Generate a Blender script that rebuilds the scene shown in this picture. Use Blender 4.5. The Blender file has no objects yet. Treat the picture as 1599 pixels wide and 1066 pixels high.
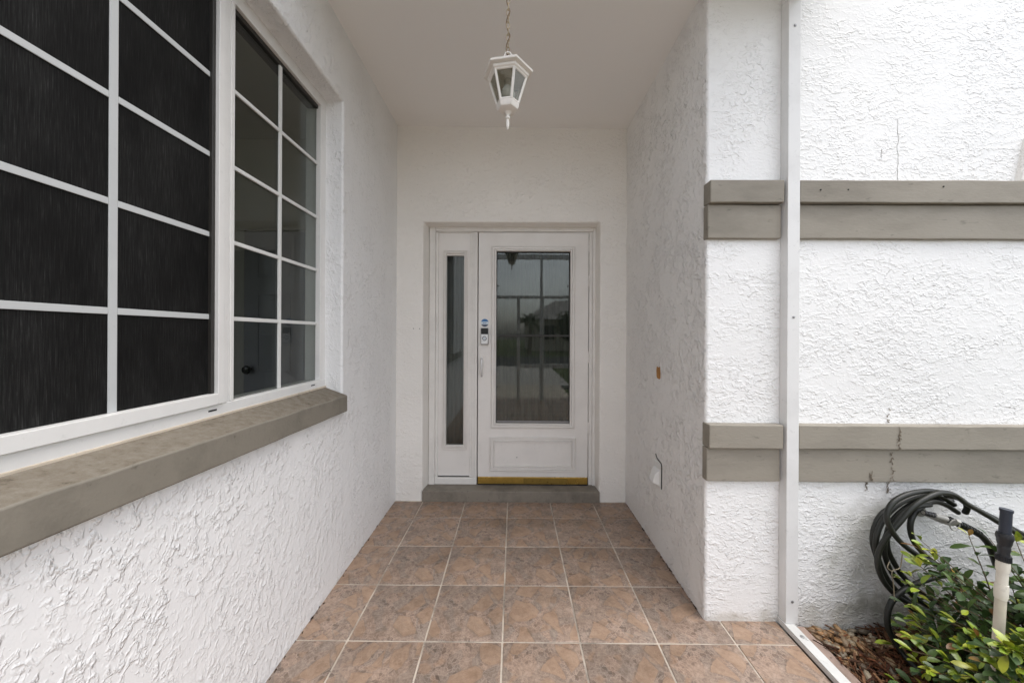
import bpy, bmesh, math, random
from mathutils import Vector, Matrix

random.seed(11)
scene = bpy.context.scene
COL = scene.collection

# ------------------------------------------------------------------ camera
CAM_H = 1.302
YAW, ROLL = -.005, .005
cam_data = bpy.data.cameras.new("camera")
cam = bpy.data.objects.new("camera", cam_data)
COL.objects.link(cam)
fw = Vector((math.sin(YAW), math.cos(YAW), 0))
r0 = Vector((math.cos(YAW), -math.sin(YAW), 0))
zz = Vector((0, 0, 1))
rt = r0 * math.cos(ROLL) + zz * math.sin(ROLL)
up = -r0 * math.sin(ROLL) + zz * math.cos(ROLL)
m = Matrix.Identity(4)
for i in range(3):
    m[i][0], m[i][1], m[i][2] = rt[i], up[i], -fw[i]
m[2][3] = CAM_H
cam.matrix_world = m
cam_data.sensor_fit = 'HORIZONTAL'
cam_data.sensor_width = 36
cam_data.lens = 540 / 1599 * 36
cam_data.shift_y = -10.7 / 1599
cam_data.clip_start = .02
cam_data.clip_end = 600
scene.camera = cam

# ------------------------------------------------------------------ sky, sun, exposure
SUN_EL, SUN_AZ = math.radians(72), math.radians(125)    # azimuth of the sun, clockwise from +Y
world = bpy.data.worlds.new("World")
scene.world = world
world.use_nodes = True
wn, wl = world.node_tree.nodes, world.node_tree.links
wn.clear()
sky = wn.new('ShaderNodeTexSky')
sky.sky_type = 'NISHITA'
sky.sun_disc = False
sky.sun_elevation = SUN_EL
sky.sun_rotation = SUN_AZ
sky.air_density = 1.0
sky.dust_density = 3.0
hs = wn.new('ShaderNodeHueSaturation')
hs.inputs['Saturation'].default_value = .34
tcw = wn.new('ShaderNodeTexCoord')
cn = wn.new('ShaderNodeTexNoise')
cn.inputs['Scale'].default_value = 3.2
cn.inputs['Detail'].default_value = 6
cn.inputs['Roughness'].default_value = .6
cr = wn.new('ShaderNodeValToRGB')
cr.color_ramp.elements[0].position = .36
cr.color_ramp.elements[0].color = (.8, .8, .82, 1)
cr.color_ramp.elements[1].position = .66
cr.color_ramp.elements[1].color = (1.35, 1.34, 1.32, 1)
mx = wn.new('ShaderNodeMixRGB')
mx.blend_type = 'MULTIPLY'
mx.inputs['Fac'].default_value = 1
bg = wn.new('ShaderNodeBackground')
bg.inputs['Strength'].default_value = .15
wo = wn.new('ShaderNodeOutputWorld')
wl.new(sky.outputs[0], hs.inputs['Color'])
wl.new(tcw.outputs['Generated'], cn.inputs['Vector'])
wl.new(cn.outputs['Fac'], cr.inputs['Fac'])
wl.new(hs.outputs[0], mx.inputs['Color1'])
wl.new(cr.outputs[0], mx.inputs['Color2'])
wl.new(mx.outputs[0], bg.inputs['Color'])
wl.new(bg.outputs[0], wo.inputs['Surface'])

sd = bpy.data.lights.new("sun", 'SUN')
sd.energy = .55
sd.angle = math.radians(40)
sd.color = (1, .985, .96)
sun = bpy.data.objects.new("sun", sd)
COL.objects.link(sun)
sdir = Vector((math.sin(SUN_AZ) * math.cos(SUN_EL), math.cos(SUN_AZ) * math.cos(SUN_EL), math.sin(SUN_EL)))
sun.rotation_euler = sdir.to_track_quat('Z', 'Y').to_euler()
sun.location = (6, -6, 9)

scene.view_settings.view_transform = 'Standard'
scene.view_settings.look = 'None'
scene.view_settings.exposure = 1.27
scene.view_settings.gamma = 1
scene.view_settings.use_curve_mapping = False
scene.cycles.max_bounces = 10
scene.cycles.diffuse_bounces = 8
scene.cycles.glossy_bounces = 6
scene.cycles.transparent_max_bounces = 16
scene.cycles.caustics_reflective = False
scene.cycles.caustics_refractive = False
scene.cycles.use_denoising = True
scene.cycles.sample_clamp_indirect = 8

# ------------------------------------------------------------------ material helpers
def nd(nt, typ, **kw):
    n = nt.nodes.new(typ)
    for k, v in kw.items():
        if k.startswith('i_'):
            key = k[2:].replace('_', ' ')
            n.inputs[int(key) if key.isdigit() else key].default_value = v
        else:
            setattr(n, k, v)
    return n

def new_mat(name, color=(.5, .5, .5), rough=.5, metal=0, spec=.5):
    mt = bpy.data.materials.new(name)
    mt.use_nodes = True
    nt = mt.node_tree
    b = nt.nodes['Principled BSDF']
    b.inputs['Base Color'].default_value = (*color, 1)
    b.inputs['Roughness'].default_value = rough
    b.inputs['Metallic'].default_value = metal
    b.inputs['Specular IOR Level'].default_value = spec
    return mt, nt, b

def ramp(nt, stops, interp='LINEAR'):
    n = nt.nodes.new('ShaderNodeValToRGB')
    n.color_ramp.interpolation = interp
    els = n.color_ramp.elements
    while len(els) < len(stops):
        els.new(.5)
    for e, (p, c) in zip(els, stops):
        e.position = p
        e.color = (c, c, c, 1) if isinstance(c, (int, float)) else (*c, 1)
    return n

def coords(nt, scale=(1, 1, 1), kind='Object'):
    tc = nd(nt, 'ShaderNodeTexCoord')
    mp = nd(nt, 'ShaderNodeMapping')
    mp.inputs['Scale'].default_value = scale
    nt.links.new(tc.outputs[kind], mp.inputs['Vector'])
    return mp.outputs['Vector']

def math_node(nt, op, a, b=None):
    n = nd(nt, 'ShaderNodeMath', operation=op)
    for i, v in enumerate((a, b)):
        if v is None:
            continue
        if isinstance(v, (int, float)):
            n.inputs[i].default_value = v
        else:
            nt.links.new(v, n.inputs[i])
    return n.outputs[0]

def mixc(nt, fac, a, b, mode='MIX'):
    n = nd(nt, 'ShaderNodeMixRGB', blend_type=mode)
    for key, v in (('Fac', fac), ('Color1', a), ('Color2', b)):
        if isinstance(v, (int, float)):
            n.inputs[key].default_value = v
        elif isinstance(v, tuple):
            n.inputs[key].default_value = (*v, 1)
        else:
            nt.links.new(v, n.inputs[key])
    return n.outputs[0]

def noise(nt, vec, scale, detail=3, rough=.55, dist=0):
    n = nd(nt, 'ShaderNodeTexNoise')
    n.inputs['Scale'].default_value = scale
    n.inputs['Detail'].default_value = detail
    n.inputs['Roughness'].default_value = rough
    n.inputs['Distortion'].default_value = dist
    nt.links.new(vec, n.inputs['Vector'])
    return n.outputs['Fac']

def stucco(name, color=(.83, .825, .81), stretch=(1, 1, 1), dist=.004, scale=24, strength=1.0, wide=.075, fine=.10, cover=.5, stains_and_shade=()):
    """trowelled render: flat skim broken by short raised ridges and torn edges"""
    mt, nt, b = new_mat(name, color, .44, spec=.45)
    v = coords(nt, stretch)
    def ridges(sc, w, lo, hi, dist_):
        a = noise(nt, v, sc, 3, .5, dist_)
        d_ = math_node(nt, 'ABSOLUTE', math_node(nt, 'SUBTRACT', a, .5))
        r_ = ramp(nt, [(0, 1), (w, 0)])
        nt.links.new(d_, r_.inputs['Fac'])
        k_ = ramp(nt, [(lo, 0), (hi, 1)])
        nt.links.new(noise(nt, v, sc * .9 + 3, 2, .5), k_.inputs['Fac'])
        step_ = ramp(nt, [(.495, 0), (.505 + w * .3, .45)])
        nt.links.new(a, step_.inputs['Fac'])
        return math_node(nt, 'MULTIPLY', math_node(nt, 'ADD', r_.outputs[0], step_.outputs[0]), k_.outputs[0])
    h = math_node(nt, 'ADD', ridges(scale, wide, cover - .02, cover + .10, .35),
                  math_node(nt, 'MULTIPLY', ridges(scale * 1.9, wide * 1.2, cover, cover + .10, .6), .6))
    mk = noise(nt, v, scale * .2, 2)
    rm = ramp(nt, [(.36, .25), (.54, 1)])
    nt.links.new(mk, rm.inputs['Fac'])
    h = math_node(nt, 'MULTIPLY', h, rm.outputs[0])
    f = noise(nt, v, 170, 3, .6)
    h = math_node(nt, 'ADD', h, math_node(nt, 'MULTIPLY', f, fine))
    big = noise(nt, v, 2.2, 2)
    h = math_node(nt, 'ADD', h, math_node(nt, 'MULTIPLY', big, 1.1))
    bp = nd(nt, 'ShaderNodeBump')
    bp.inputs['Strength'].default_value = strength
    bp.inputs['Distance'].default_value = dist
    nt.links.new(h, bp.inputs['Height'])
    nt.links.new(bp.outputs[0], b.inputs['Normal'])
    # weathered paint: faint blotches and specks of grime caught in the texture
    st = noise(nt, v, 1.7, 5, .65)
    rs = ramp(nt, [(.35, tuple(c * .95 for c in color)), (.6, color)])
    nt.links.new(st, rs.inputs['Fac'])
    spk = noise(nt, v, 90, 2, .5)
    rk = ramp(nt, [(.22, (.55, .52, .46)), (.27, (1, 1, 1))])
    nt.links.new(spk, rk.inputs['Fac'])
    col = mixc(nt, .6, rs.outputs[0], rk.outputs[0], 'MULTIPLY')
    for (sx, sz, rx, rz, amt, tint) in stains_and_shade:           # mildew and splash marks; the one by the hose also paints its shadow
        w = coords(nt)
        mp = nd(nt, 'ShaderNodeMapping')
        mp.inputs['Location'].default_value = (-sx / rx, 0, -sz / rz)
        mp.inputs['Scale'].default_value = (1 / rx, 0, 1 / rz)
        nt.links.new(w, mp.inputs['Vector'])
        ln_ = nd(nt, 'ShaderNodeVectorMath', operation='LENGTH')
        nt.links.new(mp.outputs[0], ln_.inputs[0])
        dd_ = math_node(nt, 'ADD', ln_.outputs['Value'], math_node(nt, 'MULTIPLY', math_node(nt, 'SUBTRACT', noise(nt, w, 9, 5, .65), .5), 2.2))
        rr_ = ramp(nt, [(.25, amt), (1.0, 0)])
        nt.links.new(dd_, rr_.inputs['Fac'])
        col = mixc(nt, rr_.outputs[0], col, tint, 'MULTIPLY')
    nt.links.new(col, b.inputs['Base Color'])
    return mt

M = {}
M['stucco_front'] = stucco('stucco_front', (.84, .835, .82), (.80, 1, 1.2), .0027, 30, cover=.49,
                          stains_and_shade=((1.60, .30, .20, .30, .62, (.50, .50, .44)), (1.62, .02, .60, .10, .6, (.52, .50, .43)), (1.02, .01, .25, .035, .5, (.60, .56, .48)), (2.0, .05, .5, .12, .6, (.5, .5, .44))))
M['stucco_left'] = stucco('stucco_left', (.825, .825, .822), (1, 1, .8), .0029, 33)
M['stucco_side'] = stucco('stucco_side', (.84, .83, .81), (1, 1, .85), .0052, 28)
M['stucco_back'] = stucco('stucco_back', (.855, .83, .785), (.8, 1, 1.3), .0024, 34, strength=.85)

mt, nt, b = new_mat('ceiling_paint', (.83, .815, .795), .7, spec=.2)
v = coords(nt)
bp = nd(nt, 'ShaderNodeBump', i_Strength=.35, i_Distance=.001)
nt.links.new(noise(nt, v, 120, 3), bp.inputs['Height'])
nt.links.new(bp.outputs[0], b.inputs['Normal'])
M['ceiling'] = mt

def paint(name, color, rough=.4, bump=.12, scale=60, dirt=.08, spec=.5, stretch=(1, 1, 1), metal=0):
    mt, nt, b = new_mat(name, color, rough, metal, spec)
    v = coords(nt, stretch)
    bp = nd(nt, 'ShaderNodeBump', i_Strength=bump, i_Distance=.001)
    nt.links.new(noise(nt, v, scale, 4), bp.inputs['Height'])
    nt.links.new(bp.outputs[0], b.inputs['Normal'])
    n = noise(nt, v, 5, 6, .65)
    r = ramp(nt, [(.3, tuple(c * (1 - dirt * 2) for c in color)), (.55, color)])
    nt.links.new(n, r.inputs['Fac'])
    n2 = noise(nt, v, 45, 3, .6)
    r2 = ramp(nt, [(.27, 1 - dirt * 2.2), (.36, 1.0)])
    nt.links.new(n2, r2.inputs['Fac'])
    nt.links.new(mixc(nt, 1, r.outputs[0], r2.outputs[0], 'MULTIPLY'), b.inputs['Base Color'])
    rr = ramp(nt, [(.3, min(1, rough + .15)), (.7, max(.05, rough - .06))])
    nt.links.new(n, rr.inputs['Fac'])
    nt.links.new(rr.outputs[0], b.inputs['Roughness'])
    return mt

M['trim'] = paint('taupe_trim_paint', (.29, .263, .218), .6, 1.0, 120, .13, .3, (.35, 1, 1))
M['sill'] = paint('taupe_sill_paint', (.215, .195, .160), .75, .9, 110, .14, .25)
mt, nt, b = new_mat('taupe_sill_top_grime', (.2, .17, .13), .85, spec=.2)
v = coords(nt)
r = ramp(nt, [(.3, (.085, .07, .05)), (.42, (.165, .14, .108)), (.58, (.205, .182, .147)), (.75, (.24, .215, .175))])
nt.links.new(noise(nt, v, 34, 9, .75), r.inputs['Fac'])
nt.links.new(r.outputs[0], b.inputs['Base Color'])
bp = nd(nt, 'ShaderNodeBump', i_Strength=.9, i_Distance=.002)
nt.links.new(noise(nt, v, 130, 4, .65), bp.inputs['Height'])
nt.links.new(bp.outputs[0], b.inputs['Normal'])
M['sill_top'] = mt
M['step'] = paint('grey_step_paint', (.225, .20, .165), .6, .6, 90, .2, .3)
M['aluminium'] = paint('white_aluminium', (.72, .715, .70), .38, .06, 40, .05)
M['rail'] = paint('weathered_aluminium', (.62, .62, .60), .45, .2, 120, .12)
M['win_frame'] = paint('white_window_aluminium', (.74, .73, .71), .35, .05, 40, .04)
M['muntin'] = paint('grey_grille', (.50, .515, .515), .5, .05, 40, .04)
M['muntin_white'] = paint('pale_grille', (.70, .70, .68), .45, .05, 40, .04)
M['door'] = paint('white_door_paint', (.77, .745, .71), .38, .10, 30, .035)
M['frame_paint'] = paint('white_frame_paint', (.77, .75, .715), .42, .18, 50, .06)
M['lamp'] = paint('white_lantern_enamel', (.76, .73, .68), .35, .15, 60, .08)
M['chain'] = paint('aged_cream_chain', (.42, .34, .23), .5, .2, 90, .25)
M['cord'] = paint('brown_lamp_cord', (.16, .10, .05), .5, .1, 90, .2)
M['brass'] = paint('worn_brass', (.56, .36, .085), .26, .1, 60, .15, metal=.85)
M['bronze'] = paint('dark_bronze', (.025, .023, .02), .45, .05, 60, .1)
M['black'] = new_mat('black_rubber', (.012, .012, .012), .5)[0]
M['gap'] = new_mat('dark_joint', (.02, .018, .015), .8)[0]
M['black_gloss'] = new_mat('black_gloss', (.008, .008, .01), .12)[0]
M['knob'] = new_mat('black_knob', (.01, .01, .01), .15)[0]
M['nickel'] = new_mat('satin_nickel', (.72, .72, .72), .32, .6)[0]
M['nickel_dark'] = new_mat('dark_nickel', (.30, .30, .31), .35, .7)[0]
M['screw'] = new_mat('zinc_screw', (.32, .32, .32), .4, .8)[0]
M['sticker_blue'] = new_mat('sticker_blue', (.035, .16, .38), .4)[0]
M['sticker_white'] = new_mat('sticker_white', (.62, .70, .76), .4)[0]
M['sticker_navy'] = new_mat('sticker_navy', (.03, .05, .09), .4)[0]
M['bulb'] = new_mat('frosted_bulb', (.72, .75, .76), .25)[0]
M['socket'] = new_mat('bulb_socket', (.55, .53, .48), .4)[0]
M['pvc'] = paint('aged_pvc', (.60, .55, .45), .4, .08, 50, .14)
M['pvc_white'] = paint('white_pvc_fitting', (.72, .68, .59), .35, .08, 50, .08)
M['riser_black'] = paint('black_riser_plastic', (.016, .017, .020), .42, .2, 70, .1)
M['riser_navy'] = paint('navy_sprinkler_plastic', (.022, .028, .042), .38, .1, 70, .1)
M['hose'] = paint('dark_green_hose', (.014, .015, .011), .42, .35, 70, .3, .45)
M['hose_end'] = paint('hose_coupling_grey', (.34, .33, .30), .4, .2, 80, .2)
M['stem'] = paint('bush_stem', (.10, .065, .03), .7, .3, 90, .2)
M['patch'] = paint('bare_ochre_patch', (.46, .22, .055), .7, .6, 160, .3)
M['outlet'] = paint('white_outlet_plastic', (.78, .78, .76), .35, .05, 50, .04)
M['vine'] = new_mat('dry_vine', (.17, .135, .095), .9)[0]
M['kerb'] = paint('pinkish_concrete', (.36, .27, .225), .85, .8, 120, .22, .2)
M['interior'] = paint('interior_wall_paint', (.47, .455, .43), .8, .05, 20, .03, .1)
M['interior_door'] = paint('interior_door_paint', (.27, .27, .30), .5, .05, 20, .03)
M['interior_floor'] = paint('interior_floor', (.12, .10, .08), .5, .05, 20, .1)
M['curtain'] = paint('grey_curtain', (.30, .33, .35), .8, .1, 60, .05, .1)

# clear glass that mirrors by its Fresnel term
def glass(name, tint, ior=1.5, rough=0.0, boost=1.0):
    mt = bpy.data.materials.new(name)
    mt.use_nodes = True
    nt = mt.node_tree
    nt.nodes.clear()
    o = nd(nt, 'ShaderNodeOutputMaterial')
    t = nd(nt, 'ShaderNodeBsdfTransparent')
    t.inputs[0].default_value = (*tint, 1)
    g = nd(nt, 'ShaderNodeBsdfGlossy')
    g.inputs['Roughness'].default_value = rough
    g.inputs['Color'].default_value = (.97, 1, .98, 1)
    f = nd(nt, 'ShaderNodeLayerWeight')
    f.inputs['Blend'].default_value = .5
    r0_ = ((ior - 1) / (ior + 1)) ** 2
    schlick = math_node(nt, 'ADD', math_node(nt, 'MULTIPLY', math_node(nt, 'POWER', f.outputs['Facing'], 5.0), 1 - r0_), r0_)
    # slight waviness of rolled glass
    v = coords(nt)
    bp = nd(nt, 'ShaderNodeBump', i_Strength=.15, i_Distance=.0014)
    nt.links.new(noise(nt, v, 5, 1), bp.inputs['Height'])
    nt.links.new(bp.outputs[0], g.inputs['Normal'])
    mxs = nd(nt, 'ShaderNodeMixShader')
    fac = math_node(nt, 'MULTIPLY', schlick, boost)
    nt.links.new(fac, mxs.inputs[0])
    nt.links.new(t.outputs[0], mxs.inputs[1])
    nt.links.new(g.outputs[0], mxs.inputs[2])
    nt.links.new(mxs.outputs[0], o.inputs['Surface'])
    return mt
M['glass'] = glass('window_glass', (.70, .715, .705), 1.5)
M['door_glass'] = glass('door_glass', (.60, .62, .60), 1.6)
M['lamp_glass'] = glass('lantern_glass', (.78, .77, .73), 1.45)

mt = bpy.data.materials.new('grey_mesh'); mt.use_nodes = True; nt = mt.node_tree; nt.nodes.clear()
o_ = nd(nt, 'ShaderNodeOutputMaterial'); t_ = nd(nt, 'ShaderNodeBsdfTransparent'); d_ = nd(nt, 'ShaderNodeBsdfDiffuse')
d_.inputs['Color'].default_value = (.27, .27, .255, 1)
mx_ = nd(nt, 'ShaderNodeMixShader')
wv = nd(nt, 'ShaderNodeTexWave', wave_type='BANDS', bands_direction='X'); wv.inputs['Scale'].default_value = 5.5
wv.inputs['Distortion'].default_value = 2.5; wv.inputs['Detail'].default_value = 2
nt.links.new(coords(nt, (1, 1, .3)), wv.inputs['Vector'])
rz = ramp(nt, [(0, .40), (1, .72)]); nt.links.new(wv.outputs['Fac'], rz.inputs['Fac'])
nt.links.new(rz.outputs[0], mx_.inputs[0]); nt.links.new(t_.outputs[0], mx_.inputs[1]); nt.links.new(d_.outputs[0], mx_.inputs[2])
nt.links.new(mx_.outputs[0], o_.inputs['Surface'])
M['mesh'] = mt

# dusty insect screen: dark weave with vertical dust streaks
mt, nt, b = new_mat('dusty_insect_screen', (.015, .015, .014), .75, spec=.15)
v = coords(nt, (1, 1, .035))
st = noise(nt, v, 420, 4, .75)
v2 = coords(nt, (1, 1, .35))
pt = noise(nt, v2, 7, 3, .6)
r = ramp(nt, [(.40, (.0055, .0055, .0053)), (.58, (.014, .014, .0135)), (.76, (.046, .046, .044))])
nt.links.new(st, r.inputs['Fac'])
r2 = ramp(nt, [(.35, .45), (.65, 1.25)])
nt.links.new(pt, r2.inputs['Fac'])
v3 = coords(nt)
wv = nd(nt, 'ShaderNodeTexWave', wave_type='BANDS', bands_direction='Z')
wv.inputs['Scale'].default_value = 160
nt.links.new(v3, wv.inputs['Vector'])
r3 = ramp(nt, [(0, .75), (1, 1.1)])
nt.links.new(wv.outputs['Fac'], r3.inputs['Fac'])
c = mixc(nt, 1, r.outputs[0], r2.outputs[0], 'MULTIPLY')
nt.links.new(mixc(nt, 1, c, r3.outputs[0], 'MULTIPLY'), b.inputs['Base Color'])
M['screen'] = mt

# glazed floor tile printed with a cut-stone pattern
mt, nt, b = new_mat('stone_print_tile', (.25, .17, .12), .38, spec=.4)
tc = nd(nt, 'ShaderNodeTexCoord')
oi = nd(nt, 'ShaderNodeObjectInfo')
sc_ = nd(nt, 'ShaderNodeVectorMath', operation='SCALE')
cmb = nd(nt, 'ShaderNodeCombineXYZ')
q = math_node(nt, 'FLOOR', math_node(nt, 'MULTIPLY', oi.outputs['Random'], 5.0))
for k_, i in ((7.3, 'X'), (3.1, 'Y'), (5.7, 'Z')):
    nt.links.new(math_node(nt, 'MULTIPLY', q, k_), cmb.inputs[i])
add = nd(nt, 'ShaderNodeVectorMath', operation='ADD')
nt.links.new(tc.outputs['Object'], add.inputs[0])
nt.links.new(cmb.outputs[0], add.inputs[1])
P_ = add.outputs[0]
dn = nd(nt, 'ShaderNodeTexNoise', i_Scale=14, i_Detail=3)
nt.links.new(P_, dn.inputs['Vector'])
dv = nd(nt, 'ShaderNodeVectorMath', operation='SCALE')
dv.inputs['Scale'].default_value = .035
nt.links.new(dn.outputs['Color'], dv.inputs[0])
pd = nd(nt, 'ShaderNodeVectorMath', operation='ADD')
nt.links.new(P_, pd.inputs[0]); nt.links.new(dv.outputs[0], pd.inputs[1])
PD = pd.outputs[0]
def voro(scale, feature, vec, metric='EUCLIDEAN'):
    n = nd(nt, 'ShaderNodeTexVoronoi', feature=feature, voronoi_dimensions='2D')
    if feature != 'DISTANCE_TO_EDGE':
        n.distance = metric
    n.inputs['Scale'].default_value = scale
    nt.links.new(vec, n.inputs['Vector'])
    return n
vc = voro(9.5, 'F1', PD); ve = voro(9.5, 'DISTANCE_TO_EDGE', PD)
uc = voro(21, 'F1', PD); ue = voro(21, 'DISTANCE_TO_EDGE', PD)
sep = nd(nt, 'ShaderNodeSeparateColor'); nt.links.new(vc.outputs['Color'], sep.inputs[0])
sep2 = nd(nt, 'ShaderNodeSeparateColor'); nt.links.new(uc.outputs['Color'], sep2.inputs[0])
sel = ramp(nt, [(.54, 0), (.56, 1)]); nt.links.new(sep.outputs[0], sel.inputs['Fac'])
inn = ramp(nt, [(.11, 0), (.16, 1)]); nt.links.new(ve.outputs['Distance'], inn.inputs['Fac'])
sel2 = ramp(nt, [(.74, 0), (.76, .75)]); nt.links.new(sep2.outputs[0], sel2.inputs['Fac'])
inn2 = ramp(nt, [(.10, 0), (.20, 1)]); nt.links.new(ue.outputs['Distance'], inn2.inputs['Fac'])
stone1 = math_node(nt, 'MULTIPLY', sel.outputs[0], inn.outputs[0])
stone2 = math_node(nt, 'MULTIPLY', sel2.outputs[0], inn2.outputs[0])
stone = math_node(nt, 'MAXIMUM', stone1, stone2)
mot = noise(nt, P_, 55, 7, .75)
mot2 = noise(nt, PD, 16, 4, .6)
# wiry lines: outlines that follow the cells, broken up by noise
def thin(dist_out, freq, w):
    f_ = math_node(nt, 'ABSOLUTE', math_node(nt, 'SINE', math_node(nt, 'MULTIPLY', dist_out, freq)))
    r_ = ramp(nt, [(0, 1), (w, 0)]); nt.links.new(f_, r_.inputs['Fac'])
    return r_.outputs[0]
brk = ramp(nt, [(.42, 0), (.55, 1)]); nt.links.new(noise(nt, P_, 24, 3, .6), brk.inputs['Fac'])
wl_ = math_node(nt, 'MULTIPLY', math_node(nt, 'MAXIMUM', thin(ve.outputs['Distance'], 26, .35), thin(ue.outputs['Distance'], 17, .30)), brk.outputs[0])
dk_ = math_node(nt, 'MULTIPLY', thin(math_node(nt, 'ADD', ve.outputs['Distance'], .045), 26, .30), noise(nt, P_, 30, 2, .5))
pe = voro(66, 'DISTANCE_TO_EDGE', PD)
net = ramp(nt, [(.02, 1), (.12, 0)]); nt.links.new(pe.outputs['Distance'], net.inputs['Fac'])
nbk = ramp(nt, [(.40, 0), (.56, 1)]); nt.links.new(noise(nt, P_, 13, 3, .6), nbk.inputs['Fac'])
netl = math_node(nt, 'MULTIPLY', net.outputs[0], nbk.outputs[0])
pc = voro(66, 'F1', PD); sep3 = nd(nt, 'ShaderNodeSeparateColor'); nt.links.new(pc.outputs['Color'], sep3.inputs[0])
pit = ramp(nt, [(.80, 0), (.86, 1)]); nt.links.new(sep3.outputs[2], pit.inputs['Fac'])
ground = ramp(nt, [(.33, (.145, .109, .083)), (.48, (.245, .186, .145)), (.62, (.36, .285, .229))])
nt.links.new(math_node(nt, 'ADD', math_node(nt, 'MULTIPLY', mot, .65), math_node(nt, 'MULTIPLY', mot2, .35)), ground.inputs['Fac'])
g2 = mixc(nt, math_node(nt, 'MULTIPLY', wl_, .55), ground.outputs[0], (.37, .295, .245))
g2 = mixc(nt, math_node(nt, 'MULTIPLY', dk_, .5), g2, (.10, .068, .05))
g2 = mixc(nt, math_node(nt, 'MULTIPLY', netl, .60), g2, (.42, .335, .28))
g2 = mixc(nt, math_node(nt, 'MULTIPLY', math_node(nt, 'MULTIPLY', pit.outputs[0], nbk.outputs[0]), .55), g2, (.095, .066, .05))
tint2 = ramp(nt, [(0, (.84, .86, .88)), (1, (1.12, 1.02, .96))]); nt.links.new(sep2.outputs[1], tint2.inputs['Fac'])
g3 = mixc(nt, .8, g2, tint2.outputs[0], 'MULTIPLY')
stc = ramp(nt, [(.25, (.215, .133, .083)), (.5, (.315, .208, .138)), (.75, (.40, .28, .193))])
nt.links.new(math_node(nt, 'ADD', math_node(nt, 'MULTIPLY', mot2, .7), math_node(nt, 'MULTIPLY', mot, .3)), stc.inputs['Fac'])
colr = mixc(nt, math_node(nt, 'MULTIPLY', stone, .72), g3, stc.outputs[0])
ol = ramp(nt, [(.09, 1), (.125, .76), (.16, 1)]); nt.links.new(ve.outputs['Distance'], ol.inputs['Fac'])
colr = mixc(nt, 1, colr, mixc(nt, sel.outputs[0], (1, 1, 1), ol.outputs[0]), 'MULTIPLY')
ln = ramp(nt, [(0, 0), (1, 1)]); nt.links.new(math_node(nt, 'MAXIMUM', wl_, netl), ln.inputs['Fac'])
# smudges of dark grime, different on every tile
wc = coords(nt, (1, 1, 1))
gp = nd(nt, 'ShaderNodeNewGeometry')
gr = ramp(nt, [(.30, .70), (.48, 1.0)]); nt.links.new(noise(nt, gp.outputs['Position'], 3.6, 6, .68), gr.inputs['Fac'])
colr = mixc(nt, .9, colr, gr.outputs[0], 'MULTIPLY')
per = ramp(nt, [(0, .90), (1, 1.08)]); nt.links.new(oi.outputs['Random'], per.inputs['Fac'])
colr = mixc(nt, 1, colr, per.outputs[0], 'MULTIPLY')
nt.links.new(colr, b.inputs['Base Color'])
hgt = math_node(nt, 'ADD', math_node(nt, 'MULTIPLY', stone, .8), math_node(nt, 'MULTIPLY', ln.outputs[0], .35))
hgt = math_node(nt, 'ADD', hgt, math_node(nt, 'MULTIPLY', mot, .5))
bp = nd(nt, 'ShaderNodeBump', i_Strength=.55, i_Distance=.0018)
nt.links.new(hgt, bp.inputs['Height']); nt.links.new(bp.outputs[0], b.inputs['Normal'])
rr = ramp(nt, [(.3, .5), (.7, .32)]); nt.links.new(mot, rr.inputs['Fac'])
nt.links.new(rr.outputs[0], b.inputs['Roughness'])
M['tile'] = mt
M['grout'] = paint('cream_grout', (.53, .465, .39), .85, .5, 150, .28, .2)

def var_mat(name, cols, rough=.6, spec=.4, scale=40, bump=.3, trans=0):
    """colour varies from object to object / face to face through a face attribute 'tone'"""
    mt, nt, b = new_mat(name, cols[0], rough, spec=spec)
    at = nd(nt, 'ShaderNodeAttribute'); at.attribute_name = 'tone'
    oi = nd(nt, 'ShaderNodeObjectInfo')
    t = math_node(nt, 'FRACT', math_node(nt, 'ADD', at.outputs['Fac'], oi.outputs['Random']))
    r = ramp(nt, [(i / (len(cols) - 1), c) for i, c in enumerate(cols)])
    nt.links.new(t, r.inputs['Fac'])
    v = coords(nt)
    n = noise(nt, v, scale, 4, .6)
    rn = ramp(nt, [(.3, .7), (.7, 1.2)]); nt.links.new(n, rn.inputs['Fac'])
    nt.links.new(mixc(nt, 1, r.outputs[0], rn.outputs[0], 'MULTIPLY'), b.inputs['Base Color'])
    bp = nd(nt, 'ShaderNodeBump', i_Strength=bump, i_Distance=.001)
    nt.links.new(n, bp.inputs['Height']); nt.links.new(bp.outputs[0], b.inputs['Normal'])
    if trans:
        b.inputs['Subsurface Weight'].default_value = 0
        b.inputs['Transmission Weight'].default_value = 0
    return mt
M['leaf_old'] = var_mat('mature_leaf', [(.020, .042, .012), (.034, .070, .014), (.060, .105, .020), (.045, .088, .024), (.085, .125, .022)], .42, .4, 25)
M['leaf_young'] = var_mat('young_leaf', [(.15, .23, .018), (.24, .33, .024), (.32, .33, .030), (.20, .29, .03)], .36, .5, 25)
M['leaf_bronze'] = var_mat('bronze_leaf', [(.20, .10, .02), (.13, .06, .02), (.28, .17, .03)], .4, .4, 25)
M['pebble'] = var_mat('river_pebble', [(.26, .165, .09), (.17, .12, .08), (.33, .235, .135), (.30, .155, .06), (.11, .085, .06), (.36, .30, .21)], .5, .4, 60)
M['mulch'] = var_mat('bark_mulch', [(.085, .030, .015), (.040, .018, .011), (.15, .055, .024), (.09, .042, .024), (.20, .105, .052), (.055, .026, .016)], .8, .2, 70)
M['soil'] = paint('dark_soil', (.035, .022, .015), .95, 1, 60, .3, .1)
M['grass'] = paint('lawn_grass', (.085, .105, .045), .9, .8, 30, .3, .1)
M['concrete'] = paint('pale_concrete', (.42, .40, .37), .85, .4, 60, .12, .2)
M['road'] = paint('asphalt', (.055, .055, .055), .9, .5, 80, .15, .2)
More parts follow.
